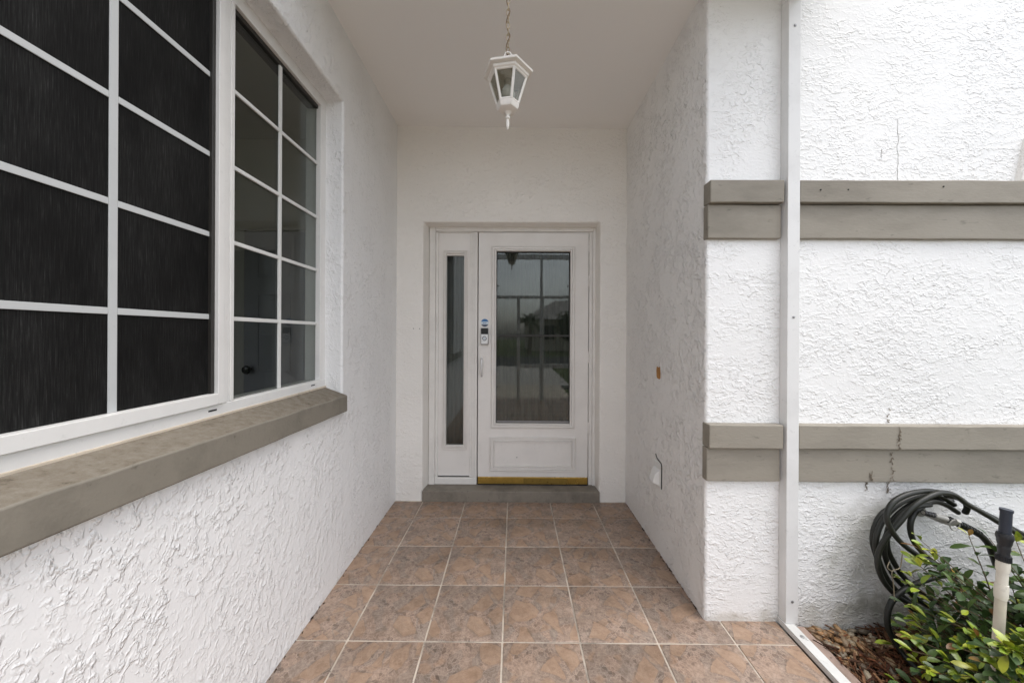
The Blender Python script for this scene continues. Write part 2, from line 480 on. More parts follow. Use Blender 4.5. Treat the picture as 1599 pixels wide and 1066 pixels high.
M['roof_tile'] = paint('grey_shingle', (.30, .285, .27), .85, .5, 30, .2, .2)
M['house_paint'] = paint('cream_house_paint', (.55, .50, .42), .8, .3, 30, .08, .2)
M['bark'] = paint('grey_bark', (.16, .13, .10), .9, 1, 40, .3, .1)
M['far_leaf'] = var_mat('tree_leaf', [(.030, .055, .016), (.045, .075, .02), (.065, .095, .028)], .6, .3, 25)

# ------------------------------------------------------------------ mesh helpers
ORI = {}                       # world position of every thing, so that parts are built in place
class MB:
    def __init__(s):
        s.v, s.f, s.mi, s.tone = [], [], [], []
    def face(s, pts, mi=0, tone=0):
        n = len(s.v); s.v += [tuple(p) for p in pts]
        s.f.append(tuple(range(n, n + len(pts)))); s.mi.append(mi); s.tone.append(tone)
        return s
    def add(s, vs, fs, mi=0, tone=0):
        n = len(s.v); s.v += [tuple(p) for p in vs]
        for f in fs:
            s.f.append(tuple(i + n for i in f)); s.mi.append(mi); s.tone.append(tone)
        return s
    def hexa(s, p, mi=0, tone=0):
        """eight corners: bottom ring 0-3, top ring 4-7"""
        return s.add(p, [(3, 2, 1, 0), (4, 5, 6, 7), (0, 1, 5, 4), (1, 2, 6, 5), (2, 3, 7, 6), (3, 0, 4, 7)], mi, tone)
    def box(s, x0, x1, y0, y1, z0, z1, mi=0, tone=0):
        return s.hexa([(x0, y0, z0), (x1, y0, z0), (x1, y1, z0), (x0, y1, z0),
                       (x0, y0, z1), (x1, y0, z1), (x1, y1, z1), (x0, y1, z1)], mi, tone)
    def ring(s, c, ax, r, n, u=None):
        ax = Vector(ax).normalized()
        if u is None:
            u = Vector((0, 0, 1)) if abs(ax.z) < .9 else Vector((1, 0, 0))
        u = (u - ax * u.dot(ax)).normalized(); w = ax.cross(u)
        return [Vector(c) + (u * math.cos(2 * math.pi * i / n) + w * math.sin(2 * math.pi * i / n)) * r for i in range(n)], u
    def tube(s, pts, r, n=10, mi=0, caps=True, closed=False, tone=0):
        pts = [Vector(p) for p in pts]; k = len(pts)
        rs = r if isinstance(r, (list, tuple)) else [r] * k
        vs, u = [], None
        for i, p in enumerate(pts):
            if closed:
                t = pts[(i + 1) % k] - pts[i - 1]
            else:
                t = pts[min(i + 1, k - 1)] - pts[max(i - 1, 0)]
            rg, u = s.ring(p, t, rs[i], n, u)
            vs += rg
        fs = []
        for i in range(k if closed else k - 1):
            a, b_ = i * n, ((i + 1) % k) * n
            for j in range(n):
                fs.append((a + j, a + (j + 1) % n, b_ + (j + 1) % n, b_ + j))
        if caps and not closed:
            fs.append(tuple(reversed(range(n)))); fs.append(tuple(range((k - 1) * n, k * n)))
        return s.add(vs, fs, mi, tone)
    def lathe(s, c, prof, n=24, rot=0, mi=0, axis='Z'):
        """profile of (radius, height) turned about an axis through c"""
        vs, fs = [], []
        for r, h in prof:
            for i in range(n):
                a = rot + 2 * math.pi * i / n
                p = (r * math.cos(a), r * math.sin(a), h)
                if axis == 'Y':
                    p = (p[0], p[2], p[1])
                elif axis == 'X':
                    p = (p[2], p[0], p[1])
                vs.append((c[0] + p[0], c[1] + p[1], c[2] + p[2]))
        for k in range(len(prof) - 1):
            for i in range(n):
                fs.append((k * n + i, k * n + (i + 1) % n, (k + 1) * n + (i + 1) % n, (k + 1) * n + i))
        fs.append(tuple(reversed(range(n)))); fs.append(tuple(range((len(prof) - 1) * n, len(prof) * n)))
        return s.add(vs, fs, mi)
    def frame_y(s, x0, x1, z0, z1, w, y0, y1, mi=0):
        """rectangular frame in an XZ plane, bars butted"""
        s.box(x0, x0 + w, y0, y1, z0, z1, mi); s.box(x1 - w, x1, y0, y1, z0, z1, mi)
        s.box(x0 + w, x1 - w, y0, y1, z0, z0 + w, mi); s.box(x0 + w, x1 - w, y0, y1, z1 - w, z1, mi)
        return s
    def mesh(s, name, mats, o=(0, 0, 0), smooth=False, tones=False):
        me = bpy.data.meshes.new(name)
        me.from_pydata([(x - o[0], y - o[1], z - o[2]) for x, y, z in s.v], [], s.f)
        for mt in mats:
            me.materials.append(mt)
        for p, mi in zip(me.polygons, s.mi):
            p.material_index = mi
            p.use_smooth = smooth
        if tones:
            at = me.attributes.new('tone', 'FLOAT', 'FACE')
            at.data.foreach_set('value', s.tone)
        bm = bmesh.new(); bm.from_mesh(me)
        bmesh.ops.recalc_face_normals(bm, faces=bm.faces)
        bm.to_mesh(me); bm.free()
        return me
    def build(s, name, mat, parent=None, bevel=0, seg=2, smooth=False, tones=False, loc=None):
        mats = mat if isinstance(mat, (list, tuple)) else [mat]
        po = ORI.get(parent.name, Vector((0, 0, 0))) if parent else Vector((0, 0, 0))
        o = Vector(loc) if loc is not None else po
        ob = bpy.data.objects.new(name, s.mesh(name, mats, o, smooth or bool(bevel), tones))
        COL.objects.link(ob)
        if parent:
            ob.parent = parent
            ob.location = o - po
        else:
            ob.location = o
        ORI[ob.name] = o.copy()
        if bevel:
            md = ob.modifiers.new('bevel', 'BEVEL')
            md.width = bevel; md.segments = seg; md.limit_method = 'ANGLE'; md.angle_limit = math.radians(35)
            md.harden_normals = True
        elif smooth:
            for p in ob.data.polygons:
                p.use_smooth = True
            try:
                ob.data.set_sharp_from_angle(angle=math.radians(42))
            except Exception:
                pass
        return ob

def tag(o, label=None, cat=None, group=None, kind=None):
    if label: o['label'] = label
    if cat: o['category'] = cat
    if group: o['group'] = group
    if kind: o['kind'] = kind
    return o

def thing(name, loc, label, cat, group=None):
    o = bpy.data.objects.new(name, None)
    o.empty_display_size = .1
    o.location = loc
    COL.objects.link(o)
    ORI[o.name] = Vector(loc)
    return tag(o, label, cat, group)

def catmull(pts, per=6):
    P = [Vector(p) for p in pts]
    P = [P[0] * 2 - P[1]] + P + [P[-1] * 2 - P[-2]]
    out = []
    for i in range(1, len(P) - 2):
        for k in range(per):
            t = k / per
            a, b_, c, d = P[i - 1], P[i], P[i + 1], P[i + 2]
            out.append(.5 * ((2 * b_) + (c - a) * t + (2 * a - 5 * b_ + 4 * c - d) * t * t + (3 * b_ - a - 3 * c + d) * t ** 3))
    out.append(P[-2])
    return out

# ------------------------------------------------------------------ setting
XL, XR, YB, YF = -.92, .878, 2.707, 1.585      # porch planes: left wall, right wall, back wall, front face of right wall
XE = 2.37                                      # outer end of the front face

tag(MB().box(-70, 70, -90, 40, -.6, -.12).build('lawn', M['grass']), kind='structure')
tag(MB().box(-1.0, 1.205, -3.4, 2.80, -.115, -.0035).build('floor', M['grout']), kind='structure')
floor = bpy.data.objects['floor']
TS, TX, TY = .330, -.0414, 2.4574
full = None
for i in range(-3, 4):
    for k in range(-1, 12):
        x0, x1 = TX + TS * i + .0036, TX + TS * (i + 1) - .0036
        y1, y0 = TY - TS * k - .0036, TY - TS * (k + 1) + .0036
        x0, x1, y1 = max(x0, XL - .03), min(x1, 1.203), min(y1, 2.69)
        if x1 - x0 < .03 or (x0 > XR and y0 > YF):
            continue
        isfull = abs(x1 - x0 - .3228) < 1e-4 and abs(y1 - y0 - .3228) < 1e-4
        c = ((x0 + x1) / 2, (y0 + y1) / 2, 0)
        if isfull and full:
            o = bpy.data.objects.new('tile', full); COL.objects.link(o)
            o.parent = floor; o.location = c
            md = o.modifiers.new('bevel', 'BEVEL'); md.width = .003; md.segments = 2
        else:
            o = MB().box(x0, x1, y0, y1, -.012, 0).build('tile', M['tile'], floor, .003, 2, loc=c)
            if isfull:
                full = o.data
        o.location.z += random.uniform(-.0007, .0007)
        o.rotation_euler = (random.uniform(-.0015, .0015), random.uniform(-.0015, .0015), random.uniform(-.002, .002))

def wall_x(name, xf, xb, ya, yb, za, zb, hole, mat, bevel):
    """wall whose face lies at x = xf, with one rectangular opening (y0, y1, z0, z1)"""
    h = hole
    def grid(x):
        ys, zs = [ya, h[0], h[1], yb], [za, h[2], h[3], zb]
        return [(x, y, z) for z in zs for y in ys]
    vs = grid(xf) + grid(xb)
    fs = []
    for b_ in (0, 16):
        for r in range(3):
            for c in range(3):
                if r == 1 and c == 1:
                    continue
                a = b_ + r * 4 + c
                fs.append((a, a + 1, a + 5, a + 4))
    for a, c in ((5, 6), (6, 10), (10, 9), (9, 5)):
        fs.append((a, c, c + 16, a + 16))
    outer = [0, 1, 2, 3, 7, 11, 15, 14, 13, 12, 8, 4]
    for a, c in zip(outer, outer[1:] + outer[:1]):
        fs.append((a, c, c + 16, a + 16))
    return MB().add(vs, fs).build(name, mat, None, bevel, 4)

WY0, WY1, WZ0, WZ1 = .42, 1.852, .97, 2.548     # opening of the left window
wall_left = tag(wall_x('wall_left', XL, XL - .2, -.9, 2.95, -.1, 3.0, (WY0, WY1, WZ0, WZ1), M['stucco_left'], .012), kind='structure')

# back wall with the splayed doorway
ox0, ox1, oz = -.712, .673, 2.180
ix0, ix1, iz = -.684, .656, 2.170
YD = 2.815
mb = MB()
A = [(-1.1, YB, -.1), (ox0, YB, -.1), (ox1, YB, -.1), (1.1, YB, -.1),
     (-1.1, YB, oz), (ox0, YB, oz), (ox1, YB, oz), (1.1, YB, oz),
     (-1.1, YB, 3.0), (ox0, YB, 3.0), (ox1, YB, 3.0), (1.1, YB, 3.0),
     (ix0, YD + .06, -.1), (ix1, YD + .06, -.1), (ix0, YD + .06, iz), (ix1, YD + .06, iz)]
mb.add(A, [(0, 1, 5, 4), (2, 3, 7, 6), (4, 5, 9, 8), (5, 6, 10, 9), (6, 7, 11, 10),
           (1, 12, 14, 5), (13, 2, 6, 15), (5, 14, 15, 6)])
wall_back = tag(mb.build('wall_back', M['stucco_back'], None, .012, 4), kind='structure')
for x, z in ((-.786, 1.345), (-.737, 1.345)):
    MB().lathe((x, YB - .0012, z), [(.0035, 0), (.0035, .004)], 8, axis='Y').build('screw_hole', M['gap'], wall_back)

# right wall: one block, its near face turned to the camera
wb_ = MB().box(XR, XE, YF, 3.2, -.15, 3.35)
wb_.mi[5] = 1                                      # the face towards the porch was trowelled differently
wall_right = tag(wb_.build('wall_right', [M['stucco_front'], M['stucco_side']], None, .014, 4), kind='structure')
for x, z in ((1.362, 1.952), (1.484, 1.953), (1.905, 1.968)):
    MB().lathe((x, YF - .0415, z), [(.0035, 0), (.004, .003)], 8, axis='Y').build('nail_hole', M['gap'], wall_right)
# ceiling, gently out of level as in the photograph, and roof over it
cz = lambda x: 2.921 - .0150 * x
CY0 = 1.15  # unseen front edge, cut back so more daylight reaches the porch
tag(MB().hexa([(-1.12, CY0, cz(-1.12)), (1.27, CY0, cz(1.27)), (1.27, 2.95, cz(1.27)), (-1.12, 2.95, cz(-1.12)),
               (-1.12, CY0, 3.05), (1.27, CY0, 3.05), (1.27, 2.95, 3.05), (-1.12, 2.95, 3.05)]).build('ceiling', M['ceiling']), kind='structure')
tag(MB().box(-5.4, 1.45, CY0 - .12, 6.6, 3.08, 3.2).build('roof', M['roof_tile'], None, .01), kind='structure')

# taupe trim boards on the near face of the right wall
for (x0, x1) in ((XR - .004, 1.204), (1.272, XE + .02)):
    for (za, zb, y0) in ((1.896, 1.997, YF - .040), (1.741, 1.894, YF - .020), (.799, .905, YF - .040), (.645, .797, YF - .020)):
        # slightly uneven long edges, as on trowelled foam trim
        nseg = max(2, int((x1 - x0) / .09)); mbd = MB()
        xs = [x0 + (x1 - x0) * i / nseg for i in range(nseg + 1)]
        j = lambda: random.uniform(-.0012, .0012)
        rows = [[(x, y0 + j(), za + j()), (x, y0 + j(), zb + j()), (x, YF + .02, zb), (x, YF + .02, za)] for x in xs]
        vs = [p for r_ in rows for p in r_]
        fs = [(3, 2, 1, 0), tuple(range(4 * nseg, 4 * nseg + 4))]
        for i in range(nseg):
            for e in range(4):
                a, b_ = i * 4 + e, i * 4 + (e + 1) % 4
                fs.append((a, b_, b_ + 4, a + 4))
        mbd.add(vs, fs).build('trim_board', M['trim'], wall_right, .005, 3)
for (x, za, zb_) in ((1.746, 2.29, 2.01), (1.672, 2.155, 2.115)):
    P = [(x + random.uniform(-.004, .004), YF - .0006, za + (zb_ - za) * i / 14) for i in range(15)]
    MB().tube(P, .0006, 4).build('hairline_crack', M['sill'], wall_right)
# sloped stucco piece standing on the upper trim at the outer end
MB().hexa([(2.272, YF - .028, 2.0), (2.36, YF - .028, 2.0), (2.36, YF + .03, 2.0), (2.272, YF + .03, 2.0),
           (2.314, YF - .028, 2.21), (2.36, YF - .028, 2.21), (2.36, YF + .03, 2.21), (2.314, YF + .03, 2.21)]).build('corner_piece', M['stucco_back'], wall_right, .008, 3)

# planting bed, kerb strip, ground outside
bed = tag(MB().box(1.325, 4.2, -1.6, 1.62, -.3, -.045).build('planting_bed', M['soil']), kind='structure')
mbk = MB(); yk = -1.6; last = 0
mbk2 = []
while yk < 1.55:
    L = min(.62, 1.575 - yk)
    mbk2.append((yk, yk + L)); yk += L
kerb = tag(MB().box(1.2525, 1.300, -1.6, 1.58, -.3, -.03).build('kerb', M['kerb']), kind='structure')
for (a, b_) in mbk2:
    MB().box(1.2527, 1.322 + random.uniform(-.004, .004), a + .002, b_ - .002, -.2, -.006 + random.uniform(-.004, .002)).build('kerb_block', M['kerb'], kerb, .006, 3)
path = tag(MB().box(-1.6, 1.5, -9, -3.42, -.2, -.02).build('path', M['concrete'], None, .01), kind='structure')
tag(MB().box(-60, 60, -16.5, -9.1, -.2, -.085).build('road', M['road']), kind='structure')
tag(MB().box(2.4, 7.4, -9.05, 1.4, -.2, -.05).build('driveway', M['concrete']), kind='structure')

# ------------------------------------------------------------------ left window
xw = -1.013
win = thing('window', (xw, 1.2, 1.0), 'white aluminium sliding window with grey grille bars above the taupe sill', 'window')
FY0, FY1 = .50, 1.856
f = MB()
f.box(xw - .08, xw + .004, FY0, FY1, .985, 1.060)                     # bottom rail
f.box(xw - .08, xw, FY0, FY1, 2.494, 2.56)                            # head
f.box(xw - .08, xw, 1.803, FY1, 1.060, 2.494)                         # far jamb
f.box(xw - .08, xw, FY0, FY0 + .05, 1.060, 2.494)
f.build('window_frame', M['win_frame'], win, .003)
# stepped meeting stile
ms = MB()
ms.box(xw - .06, xw + .006, 1.196, 1.212, 1.0605, 2.4935)
ms.box(xw - .06, xw + .001, 1.2125, 1.226, 1.0605, 2.4935)
ms.box(xw - .06, xw + .004, 1.2265, 1.2425, 1.0605, 2.4935)
ms.build('meeting_stile', M['win_frame'], win, .0015)
MB().box(xw - .06, xw + .010, 1.170, 1.195, 1.0605, 2.4935).build('screen_stile', M['win_frame'], win, .002)
MB().box(xw - .05, xw + .012, FY0 + .05, 1.1695, 1.0605, 1.0975).build('screen_rail', M['win_frame'], win, .002)
MB().box(xw - .05, xw + .008, FY0 + .05, 1.1695, 2.455, 2.4935).build('screen_rail', M['win_frame'], win, .002)
sf = MB()
sf.box(xw - .05, xw - .002, 1.157, 1.1695, 1.098, 2.4545)
sf.build('screen_edge', M['bronze'], win, .002)
MB().box(xw - .018, xw - .014, FY0 + .05, 1.1565, 1.098, 2.4545).build('insect_screen', M['screen'], win)
for (y, w) in ((.878, .010), ):
    MB().box(xw - .0135, xw - .0105, y - w, y + w, 1.098, 2.4545).build('grille_bar', M['muntin'], win, .001)
for z in (1.357, 1.634, 1.903, 2.170):
    for (ya, yb) in ((FY0 + .05, .8675), (.8885, 1.1565)):
        MB().box(xw - .0135, xw - .0105, ya, yb, z - .0085, z + .0085).build('grille_bar', M['muntin'], win, .001)
MB().box(xw - .030, xw - .024, 1.243, 1.8025, 1.0605, 2.4935).build('glass_pane', M['glass'], win)
MB().box(xw - .0235, xw - .0155, 1.508, 1.525, 1.061, 2.493).build('grille_bar', M['muntin_white'], win, .0015)
for z in (1.355, 1.634, 1.910, 2.190):
    for (ya, yb) in ((1.2435, 1.5075), (1.5255, 1.802)):
        MB().box(xw - .0235, xw - .0155, ya, yb, z - .0075, z + .0075).build('grille_bar', M['muntin_white'], win, .0015)
MB().box(xw - .07, xw - .0152, 1.2432, 1.8022, 2.476, 2.4938).build('dark_head_strip', M['bronze'], win)  # dark strip across the top of the pane
for y in (1.155, 1.735):
    MB().box(xw + .001, xw + .0048, y - .016, y + .016, 1.040, 1.0455).build('weep_hole', M['black'], win)
MB().box(xw - .002, xw + .007, FY0, FY1, 1.012, 1.024).build('sealant_bead', paint('old_sealant', (.58, .50, .40), .7, .6, 80, .15), win, .002)

# sloping sill (its own painted piece under the window)
sill = MB()
n = 26; rows = []
ya, yb = -.2, 1.851
for i in range(n + 1):
    t = i / n; y = ya + (yb - ya) * t
    zt = 1.012 + (.974 - 1.012) * t; zb_ = .921 + (.888 - .921) * t
    j = lambda s_=.002: random.uniform(-s_, s_)
    rows.append([(-.889 + j(.001), y, zb_ + j(.0012)), (-.889 + j(.001), y, zt + j()), (-1.02, y, 1.020), (-1.02, y, zb_)])
vs = [p for r_ in rows for p in r_]
fs = [(3, 2, 1, 0), tuple(range(4 * n, 4 * n + 4))]; mi = [0, 0]
s_ = MB(); s_.add(vs, fs)
for i in range(n):
    for e in range(4):
        a, b_ = i * 4 + e, i * 4 + (e + 1) % 4
        s_.f.append((a, b_, b_ + 4, a + 4)); s_.mi.append(1 if e == 1 else 0); s_.tone.append(0)
so = tag(s_.build('window_sill', [M['sill'], M['sill_top']], None, .006, 3), 'thick taupe stucco sill with dirty top running under the window', 'window sill')

# room behind the window
room = tag(MB().box(-5.0, XL - .19, -1.0, 2.95, -.1, .10).build('room_floor', M['interior_floor']), kind='structure')
tag(MB().box(-5.0, -1.13, 2.75, 2.85, .1, 3.0).build('room_wall', M['interior']), kind='structure')
tag(MB().box(-5.1, -5.0, -1.0, 2.95, .1, 3.0).build('room_wall', M['interior']), kind='structure')
rw = MB(); rw.box(-5.0, -4.7, -1.1, -1.0, .1, 2.85); rw.box(-1.5, -1.13, -1.1, -1.0, .1, 2.85); rw.box(-4.7, -1.5, -1.1, -1.0, 2.5, 2.85)  # unseen wide opening, added to let daylight into the room
tag(rw.build('room_wall', M['interior']), kind='structure')
tag(MB().box(-5.0, -1.13, -1.0, 2.95, 2.85, 2.95).build('room_ceiling', M['interior']), kind='structure')
idr = thing('interior_door', (-1.72, 2.74, .1), 'dim panelled interior door with black knob seen through the window', 'door')
MB().box(-2.12, -1.30, 2.705, 2.745, .11, 2.10).build('door_leaf', M['interior_door'], idr, .003)
for x0 in (-2.02, -1.66):
    for (z0, z1) in ((.26, .85), (1.00, 1.62), (1.74, 1.98)):
        MB().frame_y(x0, x0 + .27, z0, z1, .018, 2.699, 2.7048).build('panel_moulding', M['interior_door'], idr, .003)
MB().lathe((-2.065, 2.66, 1.02), [(.012, .045), (.012, .02), (.030, .012), (.034, 0), (.026, -.014), (.01, -.018)], 20, axis='Y').build('knob', M['knob'], idr, smooth=True)
cas = MB()
cas.box(-2.21, -2.135, 2.725, 2.7495, .1, 2.12); cas.box(-2.21, -1.2, 2.725, 2.7495, 2.121, 2.20)
cas.build('casing', M['interior'], idr, .004)

# ------------------------------------------------------------------ doorway
step = MB()
step.box(-.709, .676, 2.694, 2.90, -.02, .080)
tag(step.build('door_step', M['step'], None, .004, 2), 'worn grey painted step under the front door', 'doorstep')

dfr = thing('door_frame', (0, YD, .08), 'white frame with narrow glazed sidelight beside the front door', 'door frame')
def mould(name, parent, x0, x1, z0, z1, steps, y, mat):
    """nested rectangular mouldings: list of (inset, width, proud)"""
    for (ins, w, pr) in steps:
        MB().frame_y(x0 + ins, x1 - ins, z0 + ins, z1 - ins, w, y - pr, y + .004).build(name, mat, parent, .0025)
bm_ = MB()
bm_.box(-.690, -.640, YD - .004, YD + .06, .078, 2.176)
bm_.box(.640, .664, YD - .004, YD + .06, .078, 2.176)
bm_.box(-.640, .640, YD - .004, YD + .06, 2.140, 2.176)
bm_.build('brick_moulding', M['frame_paint'], dfr, .006, 3)
jb = MB()
jb.box(-.6395, -.618, YD + .010, YD + .09, .10, 2.1395)
jb.box(.612, .6395, YD + .006, YD + .09, .08, 2.1395)
jb.box(-.618, .612, YD + .008, YD + .09, 2.133, 2.1395)
jb.build('jamb', M['frame_paint'], dfr, .003)
MB().box(-.6395, -.2965, YD - .002, YD + .09, .0805, .135).build('sidelight_sill', M['frame_paint'], dfr, .005)
mp_ = MB()
mp_.box(-.358, -.338, YD + .012, YD + .09, .1355, 2.133)
mp_.box(-.3375, -.318, YD + .002, YD + .09, .1355, 2.133)
mp_.box(-.3175, -.2965, YD - .004, YD + .09, .1355, 2.133)
mp_.build('mullion_post', M['frame_paint'], dfr, .003)
# sidelight panel with its pane
sp = MB()
sx0, sx1, gz0, gz1 = -.552, -.409, .394, 1.948
sp.box(-.6175, sx0, YD + .022, YD + .06, .1355, 2.133)
sp.box(sx1, -.3585, YD + .022, YD + .06, .1355, 2.133)
sp.box(sx0, sx1, YD + .022, YD + .06, .1355, gz0)
sp.box(sx0, sx1, YD + .022, YD + .06, gz1, 2.133)
slp = sp.build('sidelight_panel', M['door'], dfr)
mould('sidelight_moulding', dfr, -.582, -.379, .358, 1.990, [(0, .008, .012), (.0105, .010, .007), (.0225, .007, .014)], YD + .022, M['door'])
MB().box(sx0 - .003, sx1 + .003, YD + .036, YD + .042, gz0 - .003, gz1 + .003).build('sidelight_pane', M['door_glass'], slp)
mm = MB(); mm.box(-.6172, -.3588, YD + .0175, YD + .0218, .1375, .143).build('sidelight_joint', M['gap'], dfr)

door = thing('front_door', (.16, YD, .085), 'white front storm door with tall dark glass, low panel and brass bottom edge', 'door')
dx0, dx1, dz0, dz1 = -.2885, .6055, .146, 2.129
gx0, gx1, gl0, gl1 = -.143, .457, .583, 1.978
d = MB()
d.box(dx0, gx0, YD, YD + .038, dz0, dz1)
d.box(gx1, dx1, YD, YD + .038, dz0, dz1)
d.box(gx0, gx1, YD, YD + .038, dz0, gl0)
d.box(gx0, gx1, YD, YD + .038, gl1, dz1)
leaf = d.build('door_leaf', M['door'], door)
mould('glazing_moulding', door, -.186, .500, .540, 2.021, [(0, .007, .007), (.0095, .018, .015), (.0300, .012, .019)], YD, M['door'])
mould('panel_moulding', door, -.192, .512, .196, .470, [(0, .009, .013), (.0115, .018, .007), (.0320, .008, .012)], YD, M['door'])
MB().box(-.150, .470, YD - .003, YD + .002, .238, .430).build('kick_panel', M['door'], door, .004)
for x, z in ((-.158, .222), (.125, .222), (.470, .440), (.03, .306)):
    MB().lathe((x, YD - .006, z), [(.0045, 0), (.0045, .004)], 8, axis='Y').build('panel_screw', M['screw'], door)
MB().box(gx0 - .002, gx1 + .002, YD + .020, YD + .024, 1.302, gl1 + .002).build('upper_pane', M['door_glass'], door)
MB().box(gx0 - .002, gx1 + .002, YD + .012, YD + .016, gl0 - .002, 1.286).build('lower_pane', M['door_glass'], door)
MB().box(gx0 - .002, gx1 + .002, YD + .0275, YD + .0285, gl0 - .002, gl1 + .002).build('insect_screen', M['mesh'], door)
bar = MB()
bar.box(gx0 + .004, gx1 - .004, YD + .006, YD + .03, 1.2865, 1.3015)
bar.build('meeting_rail', M['bronze'], door, .002)
gf = MB(); gf.frame_y(gx0 - .0005, gx1 + .0005, gl0 - .0005, gl1 + .0005, .006, YD + .005, YD + .034)
gf.build('glass_gasket', M['bronze'], door)
for x in (gx0 + .012, gx1 - .012):
    for z in (1.70, .875):
        MB().box(x - .009, x + .009, YD + .006, YD + .011, z - .003, z + .003).build('pane_clip', M['bronze'], door)
MB().box(gx0 + .006, gx1 - .006, YD + .004, YD + .012, gl0 + .006, gl0 + .016).build('pane_track', M['nickel_dark'], door, .001)
MB().box(dx0 + .002, dx1 - .002, YD - .007, YD + .03, .090, .1455).build('brass_sweep', M['brass'], door, .003)
MB().box(.085, .440, YD - .0085, YD - .0072, .097, .140).build('sweep_reflection', paint('reflection_brass', (.36, .24, .06), .38, .15, 50, .2, metal=.8), door, .001)  # darker piece added to imitate a dark reflection in the brass
MB().box(dx0 + .002, dx1 - .002, YD - .004, YD + .03, .0815, .0895).build('sweep_seal', M['black'], door)
# handle: back plate and bowed grip
MB().box(-.270, -.249, YD - .004, YD, .958, 1.125).build('handle_plate', M['door'], door, .003)
hp = catmull([(-.2595, YD - .003, 1.108), (-.2595, YD - .030, 1.094), (-.2595, YD - .036, 1.045), (-.2595, YD - .030, .988), (-.2595, YD - .003, .972)], 6)
MB().tube(hp, .0075, 10).build('handle_grip', M['nickel'], door, smooth=True)
MB().box(-.2665, -.2525, YD - .010, YD - .004, .958, .970).build('latch', M['nickel_dark'], door, .002)
# hinges on the right stile
hg = MB()
for z in (.55, 1.12, 1.74, 2.02):
    MB().tube([(.609, YD - .002, z - .045), (.609, YD - .002, z + .045)], .0045, 10).build('hinge', M['frame_paint'], door, smooth=True)

# doorbell and sticker on the door
db = thing('doorbell', (-.235, YD, 1.28), 'black and silver video doorbell fixed to the door beside the glass', 'doorbell')
MB().box(-.267, -.205, YD - .024, YD, 1.220, 1.354).build('housing', M['nickel_dark'], db, .006, 3)
MB().box(-.264, -.208, YD - .0275, YD - .0235, 1.305, 1.352).build('camera_window', M['black_gloss'], db, .003)
MB().box(-.263, -.209, YD - .0270, YD - .0235, 1.226, 1.303).build('faceplate', new_mat('silver_face', (.78, .79, .79), .35, .2)[0], db, .003)
rp = [(-.236 + .0155 * math.cos(a * math.pi / 12), YD - .0275, 1.270 + .0155 * math.sin(a * math.pi / 12)) for a in range(24)]
MB().tube(rp, .0038, 8, closed=True).build('button_ring', M['nickel_dark'], db, smooth=True)
MB().lathe((-.236, YD - .0285, 1.270), [(.0085, 0), (.0085, .003)], 20, axis='Y').build('button', M['sticker_white'], db)
stk = thing('sticker', (-.236, YD, 1.397), 'round blue and white security sticker above the doorbell', 'sticker')
def segment_disc(za, zb_, mat, nm, y):
    pts = []; r = .0315
    for side in (1, -1):
        zs = [za + (zb_ - za) * i / 12 for i in range(13)]
        if side < 0: zs = zs[::-1]
        for z in zs:
            pts.append((-.236 + side * math.sqrt(max(0, r * r - z * z)), z + 1.397))
    mb = MB(); nn = len(pts)
    vs = [(x, y, z) for x, z in pts] + [(x, y + .0008, z) for x, z in pts]
    mb.add(vs, [tuple(range(nn)), tuple(range(2 * nn - 1, nn - 1, -1))] + [(i, (i + 1) % nn, nn + (i + 1) % nn, nn + i) for i in range(nn)])
    mb.build(nm, mat, stk)
segment_disc(.0095, .0313, M['sticker_blue'], 'blue_band', YD - .0012)
segment_disc(-.0135, .0093, M['sticker_white'], 'white_band', YD - .0012)
segment_disc(-.0313, -.0137, M['sticker_navy'], 'navy_band', YD - .0012)
for i, (x, w) in enumerate(((-.2485, .006), (-.240, .004), (-.2335, .005), (-.2255, .006))):
    MB().box(x - w / 2, x + w / 2, YD - .0016, YD - .0011, 1.391 + (.002 if i % 2 else 0), 1.399).build('print_mark', M['sticker_blue'], stk)

# hall behind the door, curtain behind the sidelight
tag(MB().box(-1.12, 1.12, 2.9, 5.4, -.1, .08).build('hall_floor', M['interior_floor']), kind='structure')
hw = MB(); hw.box(-1.12, -1.02, 2.95, 5.4, .08, 3.0); hw.box(1.02, 1.12, 2.95, 5.4, .08, 3.0); hw.box(-1.12, 1.12, 5.4, 5.5, .08, 3.0); hw.box(-1.02, 1.02, 2.95, 5.4, 2.7, 2.8)
hw.box(-1.02, -.66, YD + .061, YD + .16, .08, 2.7); hw.box(.64, 1.02, YD + .061, YD + .16, .08, 2.7); hw.box(-.66, .64, YD + .091, YD + .16, 2.15, 2.7)
tag(hw.build('hall_wall', M['interior']), kind='structure')
cur = MB(); nn = 60
vs = []
for i in range(nn + 1):
    x = -.64 + .33 * i / nn
    y = YD + .13 + .012 * math.sin(i * .9) + .006 * math.sin(i * 2.3 + 1)
    for z in (.12, 2.12):
        vs.append((x, y, z))
cur.add(vs, [(2 * i, 2 * i + 2, 2 * i + 3, 2 * i + 1) for i in range(nn)])
co = cur.build('curtain', M['curtain'], None, smooth=True)
md = co.modifiers.new('thickness', 'SOLIDIFY'); md.thickness = .002
tag(co, 'grey curtain hanging in folds behind the narrow sidelight glass', 'curtain')

